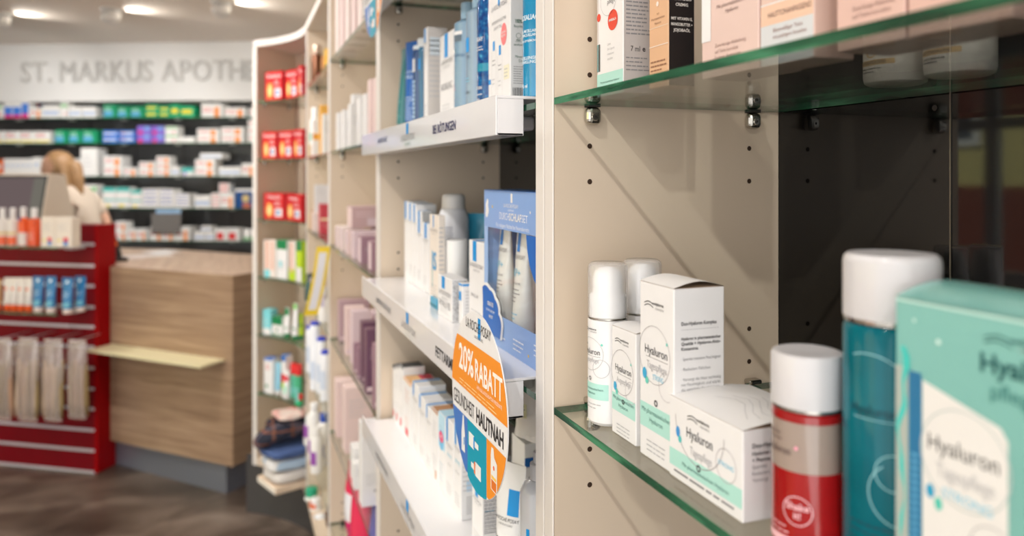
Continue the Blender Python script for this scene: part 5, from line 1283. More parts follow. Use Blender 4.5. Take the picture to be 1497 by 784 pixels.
e_carton(422, 432, 3, 353, .05, mat((236, 226, 218), .45), [('printed_figure', lambda b, F, w, d, h: (b.rect(F['F'], w * .2, h * .2, w * .6, h * .98, mat((226, 180, 160)), .0003), b.rect(F['F'], .0005, .0005, w - .0005, h * .3, LIME, .0002)))], 'white and lime carton third on the shelf with green tops')
e_carton(433, 441, 3, 352, .05, LIME, [green_top(GREEN), ('white_foot', lambda b, F, w, d, h: b.rect(F['F'], .0005, .0005, w - .0005, h * .35, WHITE, .0003))], 'lime carton with a green top at the inner panel')
e_carton(384, 396, 4, 452, .04, CYAN, [('white_foot', lambda b, F, w, d, h: (b.rect(F['F'], .0005, .0005, w - .0005, h * .25, WHITE, .0003), b.lines(F['F'], w * .1, w * .9, h * .6, 3, h * .1, h * .02, WHITE, 2)))], 'cyan carton at the end panel of the corner cabinet')
e_carton(397, 413, 4, 462, .045, WHITE, [green_top(GREEN, .58), ('green_cross', lambda b, F, w, d, h: (b.rect(F['F'], w * .42, h * .25, w * .58, h * .40, GREEN, .0004), b.rect(F['F'], .0005, h * .03, w - .0005, h * .1, GREEN, .0004)))], 'low white carton with a broad green top right of the cyan carton')
def e_tube(px, rr, zi, pt, r, wt, body, cap, label, bands=()):
    x, y, D, a, rz = e_put(px, rr); zb = ELEV[zi] + .0003; h = zat(pt, D) - zb
    squeeze_tube(label, (x, y, zb), r, wt, h, body, cap, rz=rz, decor=[('print', lambda b, mp: [b.rect(mp, -r * .95, h * v0, r * .95, h * v1, m, .0002, nu=6) for m, v0, v1 in bands])] if bands else ())
e_tube(420, R0 + .03, 4, 450, .016, .036, WHITE, GREEN, 'white tube with a green top stripe beside the green topped carton', ((GREEN, .75, .98), (GREEN, .32, .36)))
e_tube(432, R0 + .03, 4, 444, .016, .038, WHITE, GREEN, 'taller white tube with a light green top', ((mat((120, 200, 80)), .85, .98), (GREEN, .30, .34)))
e_tube(439.5, R0 + .05, 4, 458, .015, .034, LIME, GREEN, 'lime tube at the inner panel of the corner cabinet', ((GREEN, .5, .6),))
e_carton(385.5, 399, 5, 523, .04, WHITE, [green_top(mat((70, 120, 200)), .94), ('printed_front', lambda b, F, w, d, h: (b.lines(F['F'], w * .2, w * .8, h * .8, 3, h * .06, h * .02, mat((230, 90, 90)), 2), b.disc(F['F'], w * .3, h * .2, w * .14, GREEN, .0004)))], 'white carton with a blue top on the toothpaste shelf')
e_tube(407, R0 + .035, 5, 530, .014, .034, mat((150, 206, 228), .3), WHITE, 'pale blue tube beside the blue topped carton')
e_carton(411, 418, 5, 519, .035, WHITE, [green_top(mat((40, 110, 190)), .86), ('printed_bands', lambda b, F, w, d, h: (b.rect(F['F'], .0005, h * .35, w - .0005, h * .55, mat((226, 60, 50)), .0003), b.rect(F['F'], .0005, h * .2, w - .0005, h * .35, LIME, .0003)))], 'narrow striped carton in the middle of the toothpaste shelf')
e_tube(419.5, R0 + .02, 5, 541, .017, .036, WHITE, WHITE, 'white toothpaste tube with red letter print', ((mat((214, 40, 70)), .62, .80), (mat((170, 224, 200)), .2, .45)))
for k, (px, rr, pt, bd, cp, lab) in enumerate(((430, .045, 531, mat((90, 180, 150), .35), mat((222, 40, 40), .4), 'green bottle with a red cap on the toothpaste shelf'), (437, .05, 533, mat((60, 170, 120), .35), mat((222, 40, 40), .4), 'second green bottle with a red cap, at the inner panel'), (437.5, .012, 577, mat((40, 170, 110), .35), mat((226, 50, 40), .4), 'small green bottle with a red cap in front of the taller two'))):
    x, y, D, a, rz = e_put(px, R0 + rr); zb = ELEV[5] + .0003
    bottle(lab, (x, y, zb), .016, zat(pt, D) - zb, bd, cp, .045 if k < 2 else .02, cap_r=.0145, shoulder=.004, rz=rz, decor=[('label', lambda b, r: b.rect(round_face(r, 0), -r, .02, r, .05, WHITE if 0 else mat((120, 200, 190)), .0004, nu=8))])

# pile of folded textiles hanging over the bottom board
def soft_slab(cx, cy, z0, lx, ly, lz, rz, m, seed, amp=.006, sag=0.0):
    bm = bmesh.new(); bmesh.ops.create_cube(bm, size=1); bmesh.ops.subdivide_edges(bm, edges=bm.edges[:], cuts=14, use_grid_fill=True)
    for v in bm.verts:
        p = v.co * 2
        e = 5.0; n = (abs(p.x) ** e + abs(p.y) ** e + abs(p.z) ** e) ** (1 / e); mx = max(abs(p.x), abs(p.y), abs(p.z))
        p = p * (mx / n)
        q = Vector((p.x * lx / 2, p.y * ly / 2, (p.z + 1) * lz / 2))
        k = noise.noise(Vector((q.x * 14 + seed, q.y * 14, q.z * 30))) * amp + noise.noise(Vector((q.x * 40, q.y * 40 + seed, q.z * 60))) * amp * .4
        q.z += k * (1 if p.z > -.8 else .3); q.x += k; q.y += k
        if sag: q.z -= sag * max(0, -p.x) ** 2
        v.co = q
    lo = min(v.co.z for v in bm.verts)
    bm.verts.index_update(); b = MB().add([(v.co.x, v.co.y, v.co.z - (lo if not sag else 0)) for v in bm.verts], [tuple(v.index for v in f.verts) for f in bm.faces], m, True); bm.free()
    return b, (cx, cy, z0), rz
def cloth_mat(name, base, lines, sx, sy, mixb=.6):
    def nodes(nt, b):
        L = nt.links.new; tc = nt.nodes.new('ShaderNodeTexCoord'); col = None
        for k, (rgb, ax, sc, wd) in enumerate(lines):
            sp_ = nt.nodes.new('ShaderNodeSeparateXYZ'); L(tc.outputs['Object'], sp_.inputs[0])
            m1 = nt.nodes.new('ShaderNodeMath'); m1.operation = 'MULTIPLY'; m1.inputs[1].default_value = sc; L(sp_.outputs[ax], m1.inputs[0])
            m2 = nt.nodes.new('ShaderNodeMath'); m2.operation = 'FRACT'; L(m1.outputs[0], m2.inputs[0])
            m3 = nt.nodes.new('ShaderNodeMath'); m3.operation = 'LESS_THAN'; m3.inputs[1].default_value = wd; L(m2.outputs[0], m3.inputs[0])
            m4 = nt.nodes.new('ShaderNodeMath'); m4.operation = 'MULTIPLY'; m4.inputs[1].default_value = mixb; L(m3.outputs[0], m4.inputs[0])
            mx = nt.nodes.new('ShaderNodeMix'); mx.data_type = 'RGBA'; L(m4.outputs[0], mx.inputs[0])
            if col is None: mx.inputs[6].default_value = rgba(base)
            else: L(col, mx.inputs[6])
            mx.inputs[7].default_value = rgba(rgb); col = mx.outputs[2]
        L(col, b.inputs['Base Color'])
    return node_mat(name, nodes, rough=.9, spec=.2)
PLAID = cloth_mat('dark_plaid_wool', (52, 54, 66), [((140, 92, 70), 0, 14, .16), ((110, 100, 110), 1, 16, .2), ((150, 90, 60), 2, 22, .14)], 1, 1)
STRIPE = cloth_mat('white_blue_striped_cotton', (224, 222, 220), [((120, 170, 210), 1, 11, .22)], 1, 1)
DENIM = mat((70, 92, 140), .9, vary=.25, scale=60); WOOL = mat((216, 210, 204), .95, vary=.06, scale=80, bump=.3); FLOWER = node_mat('cream_red_floral_cloth', lambda nt, b: ramp_noise(nt, b, [(.42, (226, 208, 198)), (.56, (222, 190, 180)), (.66, (206, 60, 60)), (.74, (120, 70, 70))], 26), rough=.9, spec=.2)
PZ = ZB + .0004
b = MB(); b.box(-.15, -.085, 0, .15, .085, .026, mat((222, 200, 176), .5), .003); b.box(-.1515, -.0835, .0035, .149, .0835, .0225, mat((236, 228, 214), .7))
tag(b.build('book', None, (.262, 3.112, PZ), .35), 'large cream book under the folded blankets at the corner cabinet', 'book')
zz = PZ + .0264
for nm, (bb, lc, rz_), lab in (('blanket', soft_slab(.262, 3.114, zz + .002, .285, .165, .040, .36, WOOL, 3, .004), 'folded off-white wool blanket on the large cream book'), ('blanket', soft_slab(.258, 3.118, zz + .046, .295, .165, .042, .30, STRIPE, 8, .004), 'folded white blanket with blue stripes above the wool blanket')):
    tag(bb.build(nm, None, lc, rz_), lab, 'blanket', 'folded blankets at the corner cabinet')
bb, lc, rz_ = soft_slab(.240, 3.112, zz + .0925, .27, .165, .034, .40, DENIM, 12, .005); tag(bb.build('jeans', None, lc, rz_), 'crumpled blue denim trousers on the striped blanket', 'trousers')
def skin_cloth(name, vs, es, m, seed, amp):
    me = bpy.data.meshes.new(name); me.from_pydata([v[:3] for v in vs], es, []); o = bpy.data.objects.new(name, me); COL.objects.link(o)
    o.modifiers.new('s', 'SKIN').use_smooth_shade = True
    for k, v in enumerate(vs): me.skin_vertices[0].data[k].radius = (v[3], v[4]); me.skin_vertices[0].data[k].use_root = (k == 0)
    u = o.modifiers.new('u', 'SUBSURF'); u.levels = 4; u.render_levels = 4
    bpy.context.view_layer.update()
    m2 = bpy.data.meshes.new_from_object(o.evaluated_get(bpy.context.evaluated_depsgraph_get()))
    bpy.data.objects.remove(o); bpy.data.meshes.remove(me); m2.materials.clear(); m2.materials.append(m)
    for p in m2.polygons: p.use_smooth = True; p.material_index = 0
    for v in m2.vertices:
        q = v.co; r1 = abs(noise.noise(Vector((q.x * 16 + seed, q.y * 16, q.z * 26)))); r2 = noise.noise(Vector((q.x * 45, q.y * 45 + seed, q.z * 60)))
        v.co = q + v.normal * (amp * (1.1 - 2.2 * r1) + amp * .3 * r2)
    r = bpy.data.objects.new(name, m2); COL.objects.link(r); return r
zs = zz + .186
sc_ = skin_cloth('scarf', [(.36, 3.16, zs, .030, .026), (.26, 3.115, zs + .004, .042, .034), (.17, 3.085, zs - .002, .044, .034), (.115, 3.085, zs - .020, .036, .030), (.085, 3.090, zs - .055, .026, .024), (.28, 3.185, zs + .006, .036, .030), (.19, 3.185, zs + .002, .038, .030), (.13, 3.165, zs - .008, .030, .026)], [(0, 1), (1, 2), (2, 3), (3, 4), (0, 5), (5, 6), (6, 7)], PLAID, 5, .008)
tag(sc_, 'dark plaid wool scarf heaped over the denim trousers', 'scarf')
bb, lc, rz_ = soft_slab(.235, 3.125, zs + .044, .17, .13, .015, .3, FLOWER, 31, .004); tag(bb.build('shawl', None, lc, rz_), 'cream and red floral cloth on top of the plaid scarf', 'cloth')
# ================================================================== WOODEN COUNTER
def wood(name, rz, k=1.0):
    def nodes(nt, b):
        n = ramp_noise(nt, b, [(.28, (132 * k, 106 * k, 84 * k)), (.5, (156 * k, 128 * k, 103 * k)), (.72, (176 * k, 149 * k, 122 * k))], 4.0, (.6, .6, 11), (0, 0, 0), 10, .4)
    return node_mat(name, nodes, rough=.45, spec=.4)
def wood_top_lit(nt, b): ramp_noise(nt, b, [(.28, (178, 152, 128)), (.5, (196, 170, 146)), (.72, (208, 184, 160))], 4.0, (9, .6, 1), (0, 0, -.74), 7, .5)  # same oak as the body, light falling on the top painted in as lighter stops
WOOD = wood('light_oak_decor', 0); WOOD_LIT = node_mat('light_oak_top_lit', wood_top_lit, rough=.4, spec=.45)
ZC = H - .467
A = Vector((0, 3.73)); B = Vector((-.588, 4.325)); C1 = Vector((-.550, 4.388)); C2 = Vector((-1.75, 5.155)); C3 = Vector((-1.32, 5.80)); C4 = Vector((-.34, 5.17)); C5 = Vector((.535, 4.21))
counter = thing('counter', 'oak counter with a pale ledge, between the red display and the corner cabinet', 'counter')
poly = [A, B, C1, C2, C3, C4, C5]
P = [(p.x, p.y) for p in poly]
MB().prism(P, ZC - .04, ZC, WOOD_LIT, WOOD).build('top', counter)
MB().prism(P, .142, ZC - .0404, WOOD).build('body', counter)
cen = Vector((-.55, 4.75))
ins = [(p + (cen - p).normalized() * .06) for p in poly]
MB().prism([(p.x, p.y) for p in ins], .0005, .1416, mat((132, 136, 148), .3, metal=.5, vary=.03, scale=2)).build('plinth', counter)
d = (B - A).normalized(); nrm = Vector((-d.y, d.x))
if nrm.dot(Vector((0, 0)) - A) < 0: nrm = -nrm
# pale ledge fixed to the front
def on_line(px, o, dirv):
    dx, dy = ray(px); det = dx * (-dirv.y) - dy * (-dirv.x)
    D = (o.x * (-dirv.y) - o.y * (-dirv.x)) / det
    return Vector((dx * D, dy * D)), D
l0, _ = on_line(329, A, d); l1, _ = on_line(160, A, d)
zl = H - .862
f0 = l0 + nrm * .145; l1 = Vector((-.578, 4.3155)); f1 = Vector((-.674, 4.204))
MB().prism([(l0.x, l0.y), (f0.x, f0.y), (f1.x, f1.y), (l1.x, l1.y)], zl - .009, zl, mat((226, 218, 178), .35, coat=.2)).build('ledge', counter)
# papers and card reader on the counter
def on_top(px, py): 
    D = .467 * FPX / (py - HY); dx, dy = ray(px); return Vector((dx * D, dy * D))
for k, (px, py, a, c, w, h_) in enumerate(((218, 374, .2, (236, 232, 228), .24, .17), (190, 377, -.3, (228, 214, 206), .20, .15), (236, 369, .5, (240, 238, 236), .15, .21))):
    p = on_top(px, py); b = MB(); b.box(-w / 2, -h_ / 2, 0, w / 2, h_ / 2, .0012, mat(c, .6))
    fmp = lambda u, v, e=0: (u, v, .0012 + e)
    b.lines(fmp, -w * .4, w * .4, h_ * .35, 5, h_ * .14, .002, INK_P, k, .0003)
    tag(b.build('paper_sheet', None, (p.x, p.y, ZC + .0004 + .0016 * k), a), ('white sheet of paper lying in the middle of the counter top', 'pinkish sheet of paper beside the red display on the counter', 'white sheet of paper farther back on the counter')[k], 'paper')
p = on_top(176, 386) + (C4 - A).normalized() * .16
t = thing('card_reader', 'black card reader with an orange tag beside the red display on the counter', 'card reader', (p.x, p.y, ZC + .0004), .6)
MB().box(-.04, -.05, 0, .04, .05, .018, RUBBER, .005).build('base', t)
M_ = Matrix.Translation((0, .01, .018)) @ Matrix.Rotation(-.5, 4, 'X')
MB().box(-.035, -.008, .0, .035, .014, .125, mat((32, 32, 34), .35), .006, M=M_).build('terminal', t)
MB().box(-.022, -.0095, .065, .022, -.0085, .105, mat((236, 110, 40), .4), M=M_).build('tag', t)

# ================================================================== RED SLATWALL DISPLAY
ST = Vector((-.843, .539)).normalized(); SN = Vector((-ST.y, ST.x))
if SN.y > 0: SN = -SN                                            # towards the customer
S0 = Vector((-.634, 4.263)); SRZ = math.atan2(-ST.y, -ST.x)      # local x runs to the right, local -y to the customer
LSL = 1.45; ZS = H - .25
dsp = thing('slatwall_display', 'red slatwall display with aluminium grooves in front of the counter', 'display', (S0.x, S0.y, 0), SRZ)
REDP = mat((118, 8, 22), .42, spec=.2, vary=.03); REDB = mat((150, 0, 6), .4, spec=.15, vary=.02)
ALU = mat((222, 222, 232), .35, metal=.4)
def sl_z(py): return zat(py, depth_of(*(S0 + ST * .02)))
MB().box(-LSL, 0, .004, -.0205, .10, ZS - .001, REDP).build('panel', dsp)
MB().box(-.020, -.003, .002, 0, .122, ZS, REDB, .001).build('side_panel', dsp)
MB().box(-LSL, -.004, .0005, -.0206, -.0003, .012, ALU).build('skirt_strip', dsp)
groove = [sl_z(v) for v in (357.5, 389, 418.5, 449.5, 478.5, 508, 538.5, 569, 598.5, 629.5, 659.5)]
for z in groove: MB().box(-LSL, -.0030, z - .007, -.0208, -.0003, z + .007, ALU).build('groove_strip', dsp)
def sl_pt(s, off, z):
    q = S0 + ST * s + SN * off; return (q.x, q.y, z)
def sl_s(px, off):
    q, D = on_line(px, S0 + SN * off, ST); return (q - S0).dot(ST), D
SH = {0: groove[0] + .004, 1: groove[3] + .004}
for k, nm in ((0, 'glass shelf with orange bottles on the red display'), (1, 'glass shelf with blue tubes on the red display')):
    z = SH[k]; b = MB()
    b.box(-LSL + .02, -.222, -.008, -.028, -.0045, 0, GLASS)
    o = b.build('display_shelf', None, (S0.x, S0.y, z), SRZ); tag(o, nm, 'shelf')
    MB().box(-LSL + .02, -.2224, -.008, -.028, -.2221, 0, GLASS_EDGE).build('front_edge', o)
    for s in (.10, .75): MB().box(-s - .03, -.10 + .02, -.024, -s + .03, -.0046, -.0083, mat((206, 206, 210), .35), .002).build('bracket', o)
def sl_bottle(px, off, k, pt, r, body, cap, cap_h, label, decor=(), cap_r=None, kind='bottle'):
    s, D = sl_s(px, off); z = SH[k] + .0003; x, y, _ = sl_pt(s, off, 0)
    bottle(label, (x, y, z), r, zat(pt, D) - z, body, cap, cap_h, cap_r=cap_r, shoulder=.014, rz=SRZ, decor=decor)
OR = mat((232, 92, 30), .3, coat=.3); MILK = mat((226, 218, 210), .35, coat=.2); CLC = mat((232, 228, 226), .25)
def foot(m, v0, v1): return ('colour_band', lambda b, r: b.rect(round_face(r), -r * 1.4, v0, r * 1.4, v1, m, .0005, nu=12))
sl_bottle(4, .17, 0, 304, .024, MILK, CLC, .05, 'white spray bottle with an orange foot at the far left of the red display', [foot(OR, .004, .045), foot(mat((226, 190, 110)), .055, .066)], .013)
sl_bottle(19, .17, 0, 304, .024, MILK, CLC, .05, 'white spray bottle with an orange foot left of the orange bottles', [foot(OR, .004, .045), foot(mat((226, 190, 110)), .055, .066)], .013)
sl_bottle(34.5, .17, 0, 303, .023, OR, CLC, .05, 'orange bottle with a white foot and a blue badge', [foot(MILK, .003, .065), ('badge', lambda b, r: b.disc(round_face(r), -.004, .128, .010, mat((70, 90, 160)), .0006))], .013)
sl_bottle(50.5, .17, 0, 304, .027, mat((222, 78, 24), .3, coat=.3), CLC, .05, 'large all orange bottle with a clear cap beside the white cartons', [('lettering', lambda b, r: b.lines(round_face(r), -.016, .014, .06, 3, .012, .003, MILK, 4))], .014)
def marks(*cols): 
    return ('colour_marks', lambda b, F, w, d, h: [b.rect(F['F'], w * u, h * v, w * (u + .28), h * (v + hh), m, .0005) for m, u, v, hh in cols] + [b.lines(F['F'], w * .15, w * .8, h * .75, 3, h * .09, h * .02, INK_P, 4)])
def sl_carton(p0, p1, off, k, pt, d_, body, decor, label):
    s0_, D = sl_s(p0, off); s1_, _ = sl_s(p1, off); z = SH[k] + .0003; x, y, _ = sl_pt((s0_ + s1_) / 2, off - d_ / 2, 0)
    carton(label, (x, y, z), s0_ - s1_ - .002, d_, zat(pt, D) - z, body, decor, rz=SRZ)
CRC = mat((234, 222, 208), .45)
BL_ = mat((50, 130, 200)); RD_ = mat((226, 40, 60)); YL_ = mat((236, 210, 90))
sl_carton(59.5, 80, .195, 0, 318, .045, CRC, [marks((BL_, .50, .05, .14), (RD_, .50, .19, .13), (YL_, .1, .2, .05))], 'cream carton with a red and blue mark beside the large orange bottle')
sl_carton(80.5, 105, .195, 0, 318, .055, CRC, [marks((BL_, .50, .05, .14), (RD_, .50, .19, .13), (YL_, .1, .2, .05))], 'cream carton with red and blue marks at the right end of the upper display shelf')
for k, (px, lab) in enumerate(((11, 'white tube with an orange foot, at the left end of its row'), (20.5, 'white tube with an orange foot, second in its row'), (31, 'white tube with an orange foot, third in its row'), (42, 'white tube with an orange foot, next to the blue tubes'))):
    s, D = sl_s(px, .17); x, y, _ = sl_pt(s, .17, 0); z = SH[1] + .0003; h = zat(406, D) - z
    squeeze_tube(lab, (x, y, z), .0165, .042, h, MILK, OR, cap_h=.028, rz=SRZ, group='white tubes with orange feet on the display', decor=[('orange_dot', lambda b, mp: (b.disc(mp, -.002, .105, .0075, mat((236, 110, 50)), .0004), b.lines(mp, -.012, .012, .075, 3, .008, .002, INK_P, 2), b.rect(mp, -.014, .036, .014, .040, mat((150, 150, 120)), .0003, nu=4)))])
s, D = sl_s(-3, .17); x, y, _ = sl_pt(s, .17, 0); z = SH[1] + .0003
squeeze_tube('olive and orange tube cut by the left picture edge', (x, y, z), .0165, .042, zat(408, D) - z, mat((200, 160, 110), .35), OR, cap_h=.028, rz=SRZ)
SEA = mat((14, 112, 168), .32, coat=.3, vary=.1)
for k, (px, off, pt, lab) in enumerate(((56, .17, 404, 'blue tube beside the white tubes'), (74.5, .17, 404, 'blue tube second from the white tubes'), (99, .19, 406, 'blue tube standing foremost at the shelf end'), (117.5, .13, 404, 'blue tube at the right end, farther back'))):
    s, D = sl_s(px, off); x, y, _ = sl_pt(s, off, 0); z = SH[1] + .0003; h = zat(pt, D) - z
    squeeze_tube(lab, (x, y, z), .023, .064, h, SEA, mat((232, 214, 204), .35), cap_h=.022, rz=SRZ, group='blue tubes on the red display', decor=[('lettering', lambda b, mp: (b.disc(mp, 0, .150, .008, mat((226, 238, 244)), .0004), b.lines(mp, -.018, .016, .098, 3, .011, .003, mat((200, 226, 240)), 3), b.rect(mp, -.021, .030, .021, .055, mat((110, 176, 196)), .0003, nu=6)))])
# clear bags hanging from hooks
BAGF = clear_mat('crinkled_clear_bag', (.95, .94, .94), .8, .08, .12, .36, (214, 198, 190))
def hanging_bag(s, off, z1, z0, w, seed, label):
    x, y, _ = sl_pt(s, off, 0); t = thing('hanging_bag', label, 'bag', (x, y, z1), SRZ, 'clear bags of bundled sponges hanging on the red display')
    rnd = random.Random(seed); n = 28; rings = []; h = z1 - z0; ph = rnd.uniform(0, 6)
    for i in range(13):
        q = i / 12; tt = .026 * math.sin(PI * min(.97, q * .9 + .04)) ** .7 + .002; ww = w / 2 * (1 + .05 * math.sin(7 * q + ph)) * (.90 + .10 * math.sin(PI * min(1, q * 1.5 + .1)))
        rings.append([(ww * math.cos(2 * PI * k / n), tt * math.sin(2 * PI * k / n) * (1 + .25 * math.sin(k * 1.9 + 4 * q + ph)), -h * q) for k in range(n)])
    b = MB(); b.loft(rings, BAGF).build('film', t)
    MB().box(-w * .44, -.0015, .001, w * .44, .0015, .012, mat((196, 182, 176), .4)).build('header_strip', t)
    q = .105 + off * 0
    MB().tube([(0, off - .003, .012), (0, -.0165, .012), (0, -.024, .020)], .0022, ALU, 8).build('hook', t)
    for k in range(6):
        u = -w * .42 + w * .168 * k + rnd.uniform(-.003, .003); lean = rnd.uniform(-.010, .010); c = rnd.choice(((178, 140, 112), (196, 168, 140), (150, 128, 84), (206, 180, 158), (136, 112, 70)))
        top = -h * rnd.uniform(.22, .34)
        pts = [(u + lean * j / 4 + rnd.uniform(-.0015, .0015), rnd.uniform(-.003, .003), top + (-h * .95 - top) * j / 4) for j in range(5)]
        MB().tube(pts, [.006, .0098, .011, .011, .008], mat(c, .7, vary=.15, scale=60), 8).build('bundle', t)
for k, (px, off, pt, pb_, w, lab) in enumerate(((4, .175, 498, 614, .112, 'clear hanging bag of beige bundles at the left picture edge'), (20, .090, 507, 604, .13, 'clear hanging bag behind the two leftmost bags'), (41, .175, 498, 616, .122, 'clear hanging bag of beige bundles in the middle of the row'), (62, .090, 508, 606, .13, 'clear hanging bag behind the two nearest bags'), (78, .178, 500, 616, .115, 'clear hanging bag of brown bundles, second from the right end'), (113, .150, 501, 612, .110, 'clear hanging bag of brown bundles at the right end of the row'))):
    s, D = sl_s(px, off); hanging_bag(s, off, zat(pt, D), zat(pb_, D), w, 20 + k, lab)

# ================================================================== CHECKOUT MONITOR
D = 4.62; dx, dy = ray(6); mx_, my_ = dx * D, dy * D
face = Vector((-mx_, -my_)).normalized(); RZM = math.atan2(face.y, face.x) + PI / 2 - .62
mon = thing('checkout_monitor', 'beige checkout monitor with a dark tilted screen on the counter behind the display', 'monitor', (mx_, my_, ZC + .0004), RZM)
BEI = mat((222, 208, 190), .45); 
MB().box(-.13, -.06, 0, .13, .16, .02, BEI, .006).build('base', mon)
MB().box(-.04, .03, .0205, .04, .09, .14, BEI, .006).build('stand', mon)
w2, hb, ht = .235, .13, .475
prof = [(-.015, hb), (.075, ht), (.235, ht - .004), (.335, hb + .02), (.335, hb)]
vs = [(-w2, y, z) for y, z in prof] + [(w2, y, z) for y, z in prof]; n = len(prof)
MB().add(vs, [tuple(range(n)), tuple(range(2 * n - 1, n - 1, -1))] + [(k, n + k, n + (k + 1) % n, (k + 1) % n) for k in range(n)], BEI).build('housing', mon)
tl = math.hypot(.09, ht - hb); cs, sn = .09 / tl, (ht - hb) / tl
mpS = lambda u, v, e=0: (u, -.015 + cs * v - sn * e, hb + sn * v + cs * e)
b = MB(); b.rect(mpS, -w2 + .006, .02, w2 - .006, tl - .012, mat((42, 42, 44), .3), .0008); b.build('bezel', mon)
b = MB(); SCR = emit((128, 112, 112), .8); b.rect(mpS, -w2 + .018, .032, w2 - .022, tl - .026, SCR, .0014); b.rect(mpS, w2 - .09, .04, w2 - .022, tl - .03, emit((136, 132, 122), .8), .0018); b.build('screen', mon)
MB().box(w2 + .0004, .19, hb + .03, w2 + .004, .24, hb + .05, mat((170, 150, 130), .5)).build('vent', mon)
# ================================================================== SHELVES OF THE BACK WALL
SZ = [H + v for v in (.473, .265, -.009, -.270, -.538)]
SN_ = ('topmost', 'second', 'third', 'fourth', 'lowest')
for z, nm in zip(SZ, SN_):
    b = MB(); b.box(-3.6, .002, z - .008, .40, .292, z, GLASS)
    o = tag(b.build('wall_glass_shelf', None, (W0.x, W0.y, 0), WRZ), 'long green-edged glass shelf before the black back wall, %s of five' % nm, 'shelf')
    MB().box(-3.6, .0014, z - .008, .40, .0019, z, GLASS_EDGE).build('front_edge', o)
    for k in range(9): MB().box(-3.45 + k * .46, .06, z - .02, -3.41 + k * .46, .10, z - .0083, mat((206, 206, 206), .35), .002).build('bracket', o)
OG = mat((244, 150, 70), .45); OG2 = mat((236, 110, 50), .45); GRN_ = mat((16, 150, 100), .45); GRN2 = mat((22, 176, 120), .45); YLW = mat((240, 220, 60), .45); BLW = mat((70, 130, 220), .45); NVY = mat((40, 50, 150), .45); MAG = mat((226, 40, 130), .45); PPL = mat((140, 110, 210), .45); CRD = mat((226, 60, 60), .45); TQ = mat((70, 190, 180), .45); LBL = mat((190, 206, 232), .45); WB = mat((240, 238, 234), .5)
